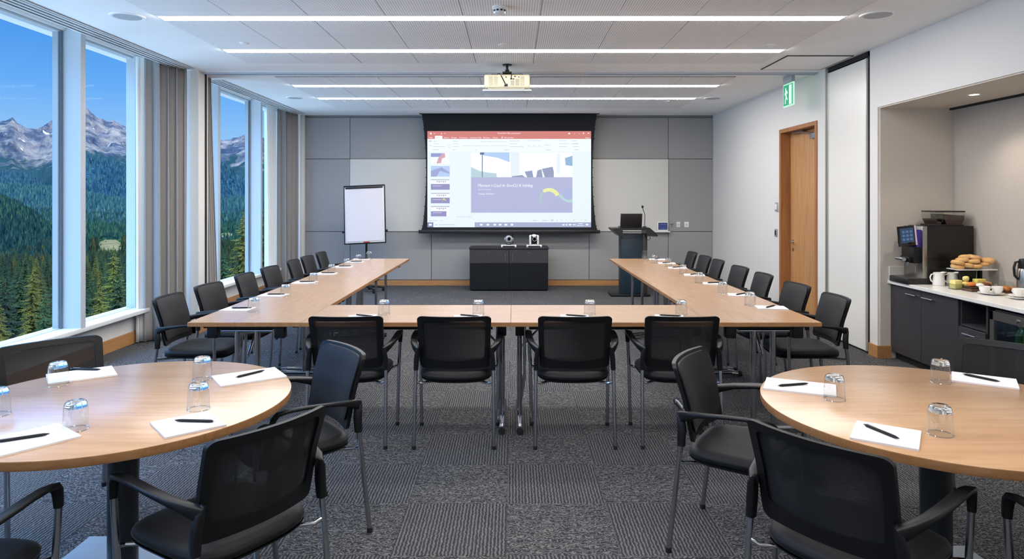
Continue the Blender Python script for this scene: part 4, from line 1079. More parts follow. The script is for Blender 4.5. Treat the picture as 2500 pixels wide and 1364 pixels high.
c1 = cabinet(yb1, ya, 'base_cabinet', 'dark grey base cabinet at the far end of the niche, below the coffee machine'); carcass(c1, yb1, ya); door(c1, -(ya - yb1) / 2, (ya - yb1) / 2, .075, CZ - .038, -.12)
c2 = cabinet(yc, yb1, 'base_cabinet', 'dark grey base cabinet with one door, second from the far end'); carcass(c2, yc, yb1); door(c2, -(yb1 - yc) / 2, (yb1 - yc) / 2, .075, CZ - .038, .13)
c3 = cabinet(yd, yc, 'base_cabinet', 'narrow dark cabinet with an open shelf above a drawer, next to the fridge'); carcass(c3, yd, yc)
t = MB(); t.box(.02, .56, -.14, .14, .505, .523); t.obj('shelf', dark_cab, c3, smooth=0)
t = MB(); t.box(0, .018, -.158, .158, .30, .50, bev=.0015, seg=1); dr = t.obj('drawer', dark_cab, c3); bar_handle(dr, 0, .455)
t = MB(); t.tube([(0, .0, .40), (-.006, .0, .40)], .012, 16); t.obj('lock', chrome_b, dr)
t = MB(); t.box(0, .018, -.158, .158, .075, .296, bev=.0015, seg=1); dr = t.obj('drawer', dark_cab, c3); bar_handle(dr, 0, .25)
# undercounter fridge
fr = thing('drinks_fridge', 'glass-fronted undercounter drinks fridge lit inside, at the right edge', 'fridge', (fx, 4.90, 0))
t = MB(); t.box(.03, .56, -.29, -.27, .02, .70); t.box(.03, .56, .27, .29, .02, .70); t.box(.03, .56, -.29, .29, .68, .70); t.box(.03, .56, -.29, .29, .02, .06); t.box(.54, .56, -.28, .28, .02, .70); t.obj('body', P('fridge_inside', (42, 48, 54), .5), fr, smooth=0)
t = MB()
for y0, y1, z0, z1 in ((-.29, -.25, .06, .69), (.25, .29, .06, .69), (-.29, .29, .62, .69), (-.29, .29, .06, .10)): t.box(0, .03, y0, y1, z0, z1, bev=.003, seg=1)
dd = t.obj('door_frame', P('fridge_frame', (112, 108, 104), .35, .7), fr)
t = MB(); t.box(.010, .016, -.25, .25, .10, .62); t.obj('door_glass', fridge_glass, dd, smooth=0)
t = MB(); t.tube([(0, -.0, .655), (-.012, 0, .655)], .012, 16); t.obj('lock', chrome_b, dd)
for z in (.25, .44):
    t = MB()
    for k in range(12): t.tube([(.06, -.26 + k * .0475, z), (.53, -.26 + k * .0475, z)], .0025, 6)
    t.tube([(.06, -.27, z), (.06, .27, z)], .004, 8); t.obj('shelf', chrome, fr)
t = MB(); t.box(.10, .50, -.02, .02, .672, .68); t.obj('interior_lamp', EM('fridge_lamp', (190, 225, 255), 14), fr, smooth=0)
t = MB(); t.box(-.002 + fx + .02, fx + .58, 3.42, 4.60, .0, CZ - .034); tag(t.obj('base_cabinet', dark_cab, smooth=0), 'dark base cabinet beyond the right picture edge, after the fridge', 'cabinet', 'dark cabinets in the niche')
random.seed(5)
bc = [((214, 120, 40), 'orange'), ((226, 190, 60), 'yellow'), ((60, 110, 60), 'green'), ((60, 130, 190), 'blue')]
i = 0
for z in (.254, .444):
    for k in range(6):
        rgb, cn = bc[(i * 3 + k) % 4]; y = 5.08 - k * .075; i += 1
        r = thing('juice_bottle', '%s juice bottle on the %s fridge shelf, place %s from the hinge side' % (cn, 'lower' if z < .3 else 'upper', ('first', 'second', 'third', 'fourth', 'fifth', 'sixth')[k]), 'bottle', (fx + .15, y, z), 0, 'bottles in the fridge')
        t = MB(); t.lathe([(0, 0), (.027, 0), (.029, .01), (.029, .09), (.024, .112), (.012, .128), (.012, .14), (0, .14)], 20); t.obj('bottle_body', P('juice_' + cn, rgb, .2), r)
        t = MB(); t.lathe([(0, .138), (.0135, .138), (.0135, .155), (0, .155)], 16); t.obj('cap', white_pl, r)

# coffee machine: front faces the room (-X), black side towards the viewer
cm = thing('coffee_machine', 'tall black and steel bean-to-cup coffee machine on the worktop', 'coffee machine', (3.66, 6.20, CZ))
t = MB(); t.box(.14, .57, .0, .30, .0, .535, bev=.004); t.obj('housing', P('machine_black', (14, 14, 15), .3), cm)
t = MB(); t.box(.10, .142, .0, .30, .03, .53, bev=.003); t.obj('front_steel', steel, cm)
t = MB(); t.box(-.045, .16, -.012, .29, .0, .052, bev=.003); dt = t.obj('drip_tray', P('tray_black', (24, 24, 25), .4), cm)
t = MB(); t.box(-.035, .10, .0, .28, .052, .056); t.obj('tray_grid', P('grid_steel', (110, 108, 104), .35, .8), dt, smooth=0)
t = MB(); t.box(-.02, .10, .03, .20, .36, .50, bev=.01); t.obj('display_body', P('display_body', (20, 20, 23), .25), cm)
t = MB(); t.box(-.02, .155, -.012, .0, .0, .185, bev=.003, mat=Matrix.Translation((-.085, .03, .345)) @ Matrix.Rotation(R(-6), 4, 'Y')); dsp = t.obj('display', P('display_black', (14, 17, 24), .15), cm)
Mq = Matrix.Translation((-.085, .03, .345)) @ Matrix.Rotation(R(-6), 4, 'Y')
t = MB(); t.box(.0, .125, -.0132, -.0118, .03, .165, mat=Mq); t.obj('display_screen', EM('display_blue', (30, 58, 92), .8), dsp, smooth=0)
t = MB()
for a in range(3):
    for c in range(3): t.box(.018 + a * .035, .042 + a * .035, -.0142, -.0131, .05 + c * .035, .072 + c * .035, mat=Mq)
t.obj('display_icon', EM('display_icons', (70, 110, 150), .8), dsp, smooth=0)
t = MB(); t.box(.135, .15, -.0145, .0, .002, .183, mat=Mq); t.obj('display_edge', P('edge_lilac', (206, 190, 214), .3), dsp, smooth=0)
t = MB(); t.box(.055, .10, .02, .26, .34, .50, bev=.003); t.obj('purple_panel', P('machine_purple', (54, 34, 130), .3), cm)
t = MB(); t.box(.03, .10, .02, .22, .19, .345, bev=.006); t.box(.0, .06, .05, .19, .20, .25, bev=.006); t.obj('brew_unit', black_plastic, cm)
t = MB()
for y in (.09, .15): t.tube([(.02, y, .205), (.02, y, .165)], .008, 10)
t.tube([(-.035, .06, .225), (-.035, .18, .225)], .018, 14); t.obj('spout', chrome, cm)
t = MB(); t.tube([(.07, .03, .19), (.05, .03, .17), (.05, .03, .10)], .004, 8); t.obj('steam_pipe', chrome_b, cm)
t = MB(); t.box(.24, .50, .03, .27, .535, .548, bev=.003); hb = t.obj('hopper_base', P('hopper_base', (30, 30, 32), .4), cm)
def hopper(x0, x1, fill, lab):
    t = MB()
    top, bot = .66, .548; ins = .022
    P1 = [(x0, .04), (x1, .04), (x1, .26), (x0, .26)]; P0 = [(x0 + ins, .06), (x1 - ins, .06), (x1 - ins, .24), (x0 + ins, .24)]
    for k in range(4): t.quad([(*P0[k], bot), (*P0[(k + 1) % 4], bot), (*P1[(k + 1) % 4], bot + .05), (*P1[k], bot + .05)]); t.quad([(*P1[k], bot + .05), (*P1[(k + 1) % 4], bot + .05), (*P1[(k + 1) % 4], top), (*P1[k], top)])
    h = t.obj('bean_hopper', acrylic, cm, smooth=0)
    t = MB(); t.box(x0 - .003, x1 + .003, .037, .263, top, top + .014, bev=.004); t.obj('hopper_lid', P('lid_smoke', (40, 34, 32), .25), h)
    f = .002
    t = MB(); z1 = bot + fill
    pts = [(x0 + ins + f, .062, bot + .001), (x1 - ins - f, .062, bot + .001), (x1 - f * 2, .043, bot + .05), (x0 + f * 2, .043, bot + .05), (x0 + f * 2, .043, z1), (x1 - f * 2, .043, z1 - .015)]
    t.prism([(p[0], p[2]) for p in (pts[0], pts[1], pts[2], pts[5], pts[4], pts[3])], .045, .25, lambda x, z, y: (x, y, z))
    tag(t.obj('coffee_beans', MATS.get('beans') or P('beans', (52, 32, 26), .45, bump=1.0, bscale=90, var=.5, vscale=110), h, smooth=0), kind='stuff')
hopper(.245, .318, .035, 'small'); hopper(.325, .515, .095, 'large')

def Z(px, py, h=CZ): return at(px, py, h)
# two milk jugs
def jug(x, y, lab, s=1.0):
    r = thing('milk_jug', lab, 'jug', (x, y, CZ), R(0), 'white jugs on the worktop'); r.scale = (s, s, s)
    t = MB(); t.lathe([(0, 0), (.044, 0), (.05, .01), (.049, .05), (.042, .10), (.045, .118), (.041, .118), (.038, .10), (.045, .05), (.044, .012), (0, .01)], 36)
    for v in t.bm.verts:
        if v.co.z > .10 and v.co.x > .03: v.co.x += .02 * (v.co.z - .10) / .018; v.co.z += .006
    t.obj('jug_body', porcelain, r, smooth=60)
    t = MB(); t.tube([(-.042, 0, .105), (-.068, 0, .10), (-.078, 0, .075), (-.07, 0, .045), (-.047, 0, .028)], .006, 10); t.obj('handle', porcelain, r, smooth=60)
jug(3.86, 6.125, 'white porcelain milk jug in front of the coffee machine, the left one'); jug(3.985, 6.13, 'white porcelain milk jug in front of the coffee machine, the right one', .98)

# bagel stand
st = thing('cake_stand', 'low stand with white square plates carrying a pile of bagels', 'stand', (4.065, 6.0, CZ))
t = MB(); t.box(-.11, .06, -.06, .06, .0, .012, bev=.003); t.tube([(-.03, 0, .01), (-.03, 0, .16)], .03, 20, radii=[.05, .07]); t.box(.07, .09, -.02, .02, 0, .16); t.obj('stand_base', black_plastic, st)
t = MB(); t.box(-.18, .05, -.10, .06, .160, .167, bev=.003); t.box(.04, .18, -.09, .06, .158, .170, bev=.003); t.obj('plate', porcelain, st)
bun_m = P('bagel_crust', (214, 168, 104), .45, var=.22, vscale=22, bump=.2, bscale=60)
bun_l = P('bagel_pale', (232, 204, 158), .6, var=.1, vscale=30)
BG = thing('bagel', 'x', 'bagel')
t = MB(); t.grid(lambda u, v: ((.030 + .0245 * math.cos(2 * PI * v)) * math.cos(2 * PI * u) * (1 + .04 * math.sin(6 * u)), (.030 + .0245 * math.cos(2 * PI * v)) * math.sin(2 * PI * u), .019 + .019 * math.sin(2 * PI * v) * (1.1 if math.sin(2 * PI * v) > 0 else .9)), 36, 18, cu=True, cv=True); t.obj('crust', bun_m, BG, smooth=180)
t = MB(); t.grid(lambda u, v: ((.030 + .0246 * math.cos(PI + PI * v)) * math.cos(2 * PI * u), (.030 + .0246 * math.cos(PI + PI * v)) * math.sin(2 * PI * u), .0195 - .0195 * .92 * math.sin(PI * v)), 32, 8, cu=True); t.obj('cut_side', bun_l, BG, smooth=180)
bg = [(-.155, -.04, 0, 'bottom left of the pile'), (-.16, -.05, 1, 'upper left of the pile'), (-.07, -.05, .3, 'bottom row, second from left'), (.0, -.055, .2, 'bottom row, in the middle'), (-.095, -.02, 1.6, 'second layer, left of centre'), (-.01, -.05, 1.25, 'second layer, in the middle'), (-.05, .0, 2.3, 'upper left peak of the pile'), (.01, -.02, 2.35, 'topmost bagel of the pile'), (.10, -.04, .6, 'on the right plate, lower one'), (.125, -.045, 1.6, 'on the right plate, on top'), (.06, .03, 1.2, 'behind the topmost bagel')]
for i, (x, y, l, lab) in enumerate(bg):
    o = dup(BG, (4.065 + x * .95, 6.0 + y, CZ + .169 + l * .034), random.uniform(0, 6), 'golden bagel on the stand, ' + lab, 'bagels on the stand')
    o.rotation_euler = (random.uniform(-.18, .18), random.uniform(-.18, .18), random.uniform(0, 6)); o.scale = (1.0, 1.0, 1.0)
drop(BG)
# cheese, butter and pastries
def chunk(name, x, y, z, w, d, h, rgb, lab, cat, rz=0, bev=.006, nz=0):
    t = MB(); t.box(-w / 2, w / 2, -d / 2, d / 2, 0, h, bev=bev, seg=3)
    for v in t.bm.verts: v.co *= 1 + .06 * noise.noise(v.co * 40 + Vector((x, y, 0)) * 9)
    o = t.obj(name, P('food_%d_%d_%d' % rgb, rgb, .55, var=.12, vscale=40), loc=(x, y, z), smooth=60); o.rotation_euler = (0, 0, rz)
    return tag(o, lab, cat)
def dish(x, y, w, d, h, lab):
    t = MB(); 
    t.box(-w / 2, w / 2, -d / 2, d / 2, 0, .004); 
    for s in (-1, 1): t.box(s * w / 2 - .0015, s * w / 2 + .0015, -d / 2, d / 2, 0, h); t.box(-w / 2, w / 2, s * d / 2 - .0015, s * d / 2 + .0015, 0, h)
    return tag(t.obj('glass_dish', acrylic, smooth=0, loc=(x, y, CZ)), lab, 'dish', 'clear dishes on the worktop')
dish(3.855, 5.88, .085, .085, .05, 'small clear square dish holding the front butter block'); chunk('butter_block', 3.855, 5.88, CZ + .004, .07, .07, .075, (236, 220, 140), 'pale yellow butter block in a dish, nearest the worktop front', 'butter', .1)
dish(3.955, 5.9, .09, .08, .04, 'clear dish behind, below the bagel stand'); chunk('butter_curl', 3.955, 5.9, CZ + .004, .07, .06, .06, (240, 216, 120), 'yellow butter mound below the left bagels', 'butter', .4, .02); chunk('butter_curl', 3.955, 5.9, CZ + .066, .055, .05, .045, (242, 224, 140), 'upper butter mound stacked on the lower one', 'butter', .9, .018)
chunk('cheese_block', 4.05, 5.87, CZ + .03, .085, .06, .06, (226, 214, 110), 'yellow cheese block at the back of the dishes', 'cheese', .15); dish(4.05, 5.87, .1, .08, .028, 'clear dish under the cheese block')
dish(4.15, 5.86, .075, .085, .05, 'clear dish of butter pats left of the pastry cover'); chunk('butter_pat', 4.15, 5.86, CZ + .004, .055, .05, .025, (240, 226, 150), 'pale butter pat in the small clear dish', 'butter', 0)
# wooden boards
wood_dark = WOOD('board_walnut', (96, 68, 48), (84, 58, 40), (62, 42, 30), 'X', .5)
r = thing('serving_board', 'dark wooden serving board with a handle, lower one', 'serving board', (3.95, 5.755, CZ), R(4), 'wooden serving boards')
t = MB(); t.box(-.09, .09, -.06, .06, 0, .022, bev=.004); t.obj('board', wood_dark, r)
t = MB(); t.box(.09, .16, -.012, .012, .005, .017, bev=.004); t.obj('handle', wood_dark, r)
o = MB().box(-.11, .11, -.055, .055, 0, .014, bev=.004).obj('serving_board', P('slate', (48, 38, 34), .5), loc=(3.99, 5.77, CZ + .0225)); tag(o, 'dark slate serving board laid on the wooden one', 'serving board', 'wooden serving boards')
pl = CZ + .037
for x, y, rx, rgb, lab in ((3.92, 5.77, .035, (214, 120, 60), 'orange-brown pastry at the left of the slate board'), (4.02, 5.75, .05, (112, 66, 44), 'dark brown roll slices on the slate board'), (4.065, 5.785, .032, (222, 148, 90), 'light brown pastry at the right of the slate board')):
    t = MB(); t.ball((0, 0, .018), rx, .03, .02, 20, 12, .25, x); o = t.obj('pastry', P('pastry_%d' % rgb[1], rgb, .5, var=.2, vscale=40), smooth=180, loc=(x, y, pl)); tag(o, lab, 'pastry')
o = MB().ball((0, 0, .016), .035, .028, .017, 20, 12, .2, 3).obj('cream_cheese', P('cream', (240, 236, 228), .5), smooth=180, loc=(3.965, 5.738, pl)); tag(o, 'white round of soft cheese on the slate board', 'cheese')
# pastries under a clear cover
r = thing('pastry_tray', 'tray with a clear cover holding golden pastries beside the flask', 'tray', (4.12, 5.68, CZ), 0)
t = MB(); t.box(-.105, .105, -.08, .08, 0, .012, bev=.004); t.obj('tray', P('tray_brown', (84, 50, 34), .4), r)
t = MB(); t.grid(lambda u, v: (.103 * math.cos(2 * PI * u) * math.cos(v * PI / 2 * .999) ** .5, .078 * math.sin(2 * PI * u) * math.cos(v * PI / 2 * .999) ** .5, .013 + .085 * math.sin(v * PI / 2)), 36, 12, cu=True); t.obj('cover', acrylic, r, smooth=180)
for i, (x, y) in enumerate(((-.06, -.05), (.0, -.055), (.06, -.05), (-.04, .01), (.03, .01))):
    t = MB(); t.ball((0, 0, .022), .032, .028, .022, 20, 12, .15, i); o = t.obj('pastry', P('pastry_gold', (206, 126, 54), .35, var=.25, vscale=30), smooth=180, loc=(4.12 + x * .9, 5.68 + y * .8, CZ + .0122)); tag(o, 'golden pastry under the clear cover, ' + ('front left', 'front middle', 'front right', 'back left', 'back right')[i], 'pastry', 'golden pastries under the cover')
# vacuum flask
th = thing('vacuum_flask', 'steel vacuum flask with a black lid and handle at the right edge', 'flask', (4.085, 5.47, CZ), R(180), None)
th.location = (4.185, 5.52, CZ); th.scale = (1.05, 1.05, 1.12)
t = MB(); t.lathe([(0, 0), (.052, 0), (.055, .006), (.055, .175), (.046, .196), (0, .196)], 40); t.obj('flask_body', steel, th)
t = MB(); t.lathe([(0, .19), (.047, .19), (.048, .205), (.044, .245), (.038, .262), (0, .268)], 40); t.box(-.075, -.04, -.014, .014, .235, .252, bev=.004); t.obj('flask_lid', black_plastic, th)
t = MB(); t.tube([(.04, 0, .245), (.075, 0, .24), (.088, 0, .20), (.082, 0, .14), (.055, 0, .115)], .009, 12, flat=(.02, .012)); t.obj('handle', black_plastic, th)
# cups on saucers
def cup(x, y, z, rz, lab, tilt=0):
    r = thing('coffee_cup', lab, 'cup', (x, y, z), rz, 'white coffee cups')
    if tilt: r.rotation_euler = (0, tilt, rz)
    t = MB(); t.lathe([(0, 0), (.022, 0), (.026, .006), (.038, .03), (.042, .058), (.0395, .058), (.035, .03), (.024, .01), (0, .008)], 36); t.obj('cup_bowl', porcelain, r, smooth=60)
    t = MB(); t.tube([(.039, 0, .046), (.057, 0, .044), (.062, 0, .032), (.052, 0, .02), (.034, 0, .02)], .0042, 10); t.obj('handle', porcelain, r, smooth=60)
def saucer(x, y, z, lab, s=1.0):
    t = MB(); t.lathe([(0, 0), (.035, 0), (.04, .004), (.075, .014), (.0745, .017), (.038, .008), (0, .006)], 40)
    o = t.obj('saucer', porcelain, smooth=60, loc=(x, y, z)); o.scale = (s, s, 1); tag(o, lab, 'saucer', 'white saucers')
saucer(3.93, 5.555, CZ, 'white saucer under the two front cups', 1.25)
cup(3.885, 5.565, CZ + .009, R(-20), 'white coffee cup on the large saucer, the left one'); cup(3.975, 5.545, CZ + .009, R(160), 'white coffee cup on the large saucer, the right one')
saucer(3.97, 5.30, CZ, 'white saucer at the right edge, lower of a small stack'); saucer(3.975, 5.30, CZ + .0165, 'white saucer at the right edge, upper of a small stack')
cup(3.97, 5.30, CZ + .0255, R(100), 'white coffee cup on the stacked saucers by the flask')
cup(4.06, 5.42, CZ, R(200), 'white coffee cup standing directly on the worktop before the flask')
# ================================================================ OUTSIDE
def interp(tab, x):
    if x <= tab[0][0]: return tab[0][1]
    for (a, b_), (c, d_) in zip(tab, tab[1:]):
        if x <= c:
            f = (x - a) / (c - a); f = f * f * (3 - 2 * f) * .5 + f * .5
            return b_ + (d_ - b_) * f
    return tab[-1][1]
def el(y, D): return EYE - (y - 483) * D / F        # height seen at row y when D metres ahead
def ridged(p, o=5, H=.9):
    s = 0; a = 1; f = 1; t_ = 0
    for _ in range(o):
        s += a * (1 - abs(noise.noise(p * f)) * 2.0); t_ += a; a *= .5; f *= 2.07
    return s / t_
def terrain(name, pxs, Ds, zf, m):
    vs = []; fs = []
    n = len(Ds)
    for px in pxs:
        for D in Ds: vs.append(((px - 1252) / F * D, D, zf(px, D)))
    for i in range(len(pxs) - 1):
        for j in range(n - 1): a = i * n + j; fs.append((a, a + n, a + n + 1, a + 1))
    me = bpy.data.meshes.new(name); me.from_pydata(vs, [], fs); me.polygons.foreach_set('use_smooth', [True] * len(fs)); me.materials.append(m)
    o = bpy.data.objects.new(name, me); COL.objects.link(o); return o
def geo(a, b_, n): return [a * (b_ / a) ** (k / (n - 1)) for k in range(n)]
PXR = (-900, 1050)
# valley ground from the foot of the building outwards
GT = [(8, -20), (60, -22), (110, -25), (200, -31), (300, -38), (500, -53), (700, -65), (1000, -63), (1500, -66), (2600, -90), (9000, -100)]
def gz(px, D):
    z = interp(GT, D)
    X = (px - 1252) / F * D
    z += (noise.noise(Vector((X / 90, D / 90, 0))) * 2.0) * min(1, D / 200)
    z += max(0, noise.noise(Vector((X / 500, D / 500, 4)))) * 14 * min(1, max(0, (D - 500) / 900))
    z += 9.5 * math.exp(-((px - 268) / 42) ** 2 - ((D - 880) / 120) ** 2)
    return z
# near shoulder on the left, then rolling forested slopes
H1 = [(-900, 400), (-300, 440), (-60, 478), (0, 490), (40, 503), (80, 527), (120, 556), (165, 590), (230, 640), (1050, 700)]
H2 = [(-900, 440), (-200, 452), (0, 455), (137, 462), (205, 476), (320, 492), (450, 500), (535, 492), (600, 488), (655, 492), (1050, 500)]
H3 = [(-900, 420), (-200, 425), (0, 424), (60, 430), (110, 445), (137, 452), (165, 400), (190, 366), (203, 370), (230, 385), (270, 395), (320, 420), (450, 470), (520, 405), (540, 398), (575, 424), (605, 442), (655, 466), (800, 470), (1050, 430)]
H4 = [(-900, 330), (-300, 350), (-120, 330), (-40, 300), (0, 297), (14, 296), (30, 288), (45, 303), (65, 313), (92, 314), (112, 306), (137, 302), (165, 312), (188, 296), (203, 281), (214, 283), (224, 291), (240, 306), (262, 317), (275, 311), (290, 316), (300, 318), (322, 324), (380, 352), (450, 372), (500, 352), (537, 345), (560, 344), (575, 338), (592, 335), (602, 337), (625, 352), (645, 362), (660, 364), (760, 380), (1050, 340)]
def hill(tab, D0, D1, zb, rough, seed, cr=.12):
    def f(px, D):
        u = (D - D0) / (D1 - D0)
        crest = el(interp(tab, px), D1)
        X = (px - 1252) / F * D
        if u <= 1: s = u * u * (3 - 2 * u) * .55 + u * .45
        else: s = 1 - (u - 1) * 1.2
        nz = ridged(Vector((X / rough[0] + seed + .25 * noise.noise(Vector((X / rough[0], D / rough[0] * .7, 5))), D / (rough[0] * 2.6), seed)), 7) - .55
        amp = rough[1] * max(0, min(1, u * 1.5)) * (1 if u < .72 else max(cr, 1 - (u - .72) * 3.4))
        return zb + (crest - zb) * s + nz * amp
    return f
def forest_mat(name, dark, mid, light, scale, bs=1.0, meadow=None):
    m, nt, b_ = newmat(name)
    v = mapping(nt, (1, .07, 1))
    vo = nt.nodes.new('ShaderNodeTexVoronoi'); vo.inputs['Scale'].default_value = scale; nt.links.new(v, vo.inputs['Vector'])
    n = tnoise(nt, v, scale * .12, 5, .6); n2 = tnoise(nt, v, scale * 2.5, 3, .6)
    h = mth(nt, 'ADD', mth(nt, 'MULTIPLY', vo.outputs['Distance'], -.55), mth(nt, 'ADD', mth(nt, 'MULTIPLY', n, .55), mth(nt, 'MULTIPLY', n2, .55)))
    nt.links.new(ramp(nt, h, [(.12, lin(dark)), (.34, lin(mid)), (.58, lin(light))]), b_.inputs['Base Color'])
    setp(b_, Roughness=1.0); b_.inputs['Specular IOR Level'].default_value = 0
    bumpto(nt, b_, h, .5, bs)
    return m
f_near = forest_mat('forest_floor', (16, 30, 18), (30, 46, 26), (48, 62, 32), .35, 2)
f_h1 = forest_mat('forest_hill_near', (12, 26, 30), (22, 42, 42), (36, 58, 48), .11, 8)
f_h2 = forest_mat('forest_hill_mid', (20, 38, 44), (32, 54, 56), (48, 70, 60), .09, 10)  # mid hill colours carry a tint of distance haze
f_h3 = forest_mat('forest_hill_far', (18, 36, 52), (28, 50, 64), (44, 68, 68), .05, 16)  # bluer tones stand in for haze over the far slopes
# rock with scree, snow patches and dark forest low down
rock, _nt, _b = newmat('mountain_rock')
_v = mapping(_nt, (1, 1, 1)); _sp = _nt.nodes.new('ShaderNodeSeparateXYZ'); _nt.links.new(_v, _sp.inputs[0])
_geo = _nt.nodes.new('ShaderNodeNewGeometry'); _sn = _nt.nodes.new('ShaderNodeSeparateXYZ'); _nt.links.new(_geo.outputs['Normal'], _sn.inputs[0])
_n1 = tnoise(_nt, _v, .0022, 8, .62, .6); _n2 = tnoise(_nt, _v, .012, 6, .65); _n3 = tnoise(_nt, _v, .0045, 5, .6, 1.5)
_rk = ramp(_nt, mth(_nt, 'ADD', mth(_nt, 'MULTIPLY', _n1, .5), mth(_nt, 'MULTIPLY', _n2, .5)), [(.36, lin((32, 40, 54))), (.46, lin((58, 60, 68))), (.53, lin((92, 84, 82))), (.62, lin((120, 106, 96)))])  # bluish darker tones paint distance haze into the rock colour
_fl = mth(_nt, 'ADD', mth(_nt, 'MULTIPLY', _sp.outputs[2], 1 / 240), mth(_nt, 'MULTIPLY', mth(_nt, 'SUBTRACT', _n3, .5), 3.2))
_fm = _nt.nodes.new('ShaderNodeMapRange'); _fm.inputs[1].default_value = 1.25; _fm.inputs[2].default_value = .75; _nt.links.new(_fl, _fm.inputs[0])
_c1 = mixc(_nt, _fm.outputs[0], _rk, lin((30, 48, 50)))
_sw = _nt.nodes.new('ShaderNodeMapRange'); _sw.inputs[1].default_value = .66; _sw.inputs[2].default_value = .69; _nt.links.new(mth(_nt, 'ADD', _n3, mth(_nt, 'MULTIPLY', mth(_nt, 'SUBTRACT', _sp.outputs[2], 500), .00016)), _sw.inputs[0])
_swf = mth(_nt, 'MULTIPLY', _sw.outputs[0], mth(_nt, 'GREATER_THAN', _sp.outputs[2], 330))
_nt.links.new(mixc(_nt, _swf, _c1, lin((190, 192, 198))), _b.inputs['Base Color'])
setp(_b, Roughness=1.0); _b.inputs['Specular IOR Level'].default_value = 0
bumpto(_nt, _b, _n2, 1.0, 45)
def rng(a, b_, s): return [a + s * k for k in range(int((b_ - a) / s) + 1)]
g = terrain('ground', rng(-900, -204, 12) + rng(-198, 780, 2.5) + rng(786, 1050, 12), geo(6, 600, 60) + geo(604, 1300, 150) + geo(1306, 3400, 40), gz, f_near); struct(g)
def is_gravel(px, D):
    w_ = 1.5 * noise.noise(Vector((px / 10, D / 40, 2))) + .6 * noise.noise(Vector((px / 4, D / 16, 7))) - .2
    return ((px - 268) / 33) ** 2 + ((D - 850) / 95) ** 2 < 1 + w_ or ((px - 224) / 24) ** 2 + ((D - 735) / 14) ** 2 < 1 + w_ or ((px - 556) / 26) ** 2 + ((D - 1180) / 90) ** 2 < 1 + w_
g.data.materials.append(P('gravel_pale', (92, 78, 52), 1.0, 0., 0., var=.6, vscale=.1))
_mi = []
for p in g.data.polygons:
    c_ = p.center; _mi.append(1 if is_gravel(1252 + c_.x * F / c_.y, c_.y) else 0)
g.data.polygons.foreach_set('material_index', _mi)
h1 = hill(H1, 520, 1250, -78, (160, 10), 3); h2 = hill(H2, 1500, 2700, -66, (420, 30), 9); h3 = hill(H3, 2500, 3900, -60, (700, 70), 17); h4 = hill(H4, 3000, 6400, -30, (900, 400), 31, .06)
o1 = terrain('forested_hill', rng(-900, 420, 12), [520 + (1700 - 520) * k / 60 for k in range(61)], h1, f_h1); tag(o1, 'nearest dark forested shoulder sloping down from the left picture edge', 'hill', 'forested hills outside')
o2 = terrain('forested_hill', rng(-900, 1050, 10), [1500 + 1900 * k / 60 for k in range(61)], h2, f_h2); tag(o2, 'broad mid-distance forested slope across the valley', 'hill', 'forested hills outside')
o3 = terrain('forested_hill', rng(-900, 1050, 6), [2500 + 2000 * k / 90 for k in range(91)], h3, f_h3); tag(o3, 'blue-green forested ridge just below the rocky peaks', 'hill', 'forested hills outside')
o4 = terrain('mountain_range', rng(-900, 1050, 2.5), [3000 + 3900 * k / 180 for k in range(181)], h4, rock); tag(o4, 'rocky mountain range with snow patches on the skyline outside the windows', 'mountain')
# conifers ------------------------------------------------------------------
def bark_mat(): return P('bark', (62, 46, 34), .95)
def needle(name, rgb, v=.45):
    m, nt, b_ = newmat(name)
    vec = mapping(nt, (1, 1, 1)); n = tnoise(nt, vec, 1.6, 5, .7)
    inf = nt.nodes.new('ShaderNodeObjectInfo')
    c = lin(rgb)
    a = ramp(nt, n, [(.32, tuple(x * (1 - v) for x in c[:3]) + (1,)), (.68, tuple(min(1, x * (1 + v)) for x in c[:3]) + (1,))])
    hs = nt.nodes.new('ShaderNodeHueSaturation'); nt.links.new(a, hs.inputs['Color'])
    nt.links.new(mth(nt, 'ADD', .47, mth(nt, 'MULTIPLY', inf.outputs['Random'], .05)), hs.inputs['Hue']); nt.links.new(mth(nt, 'ADD', .75, mth(nt, 'MULTIPLY', inf.outputs['Random'], .6)), hs.inputs['Value'])
    nt.links.new(hs.outputs[0], b_.inputs['Base Color'])
    setp(b_, Roughness=.85); b_.inputs['Specular IOR Level'].default_value = .15
    return m
needle_y = needle('needles_yellow_green', (66, 66, 22)); needle_g = needle('needles_green', (32, 46, 22)); needle_d = needle('needles_dark', (24, 38, 24), .35)
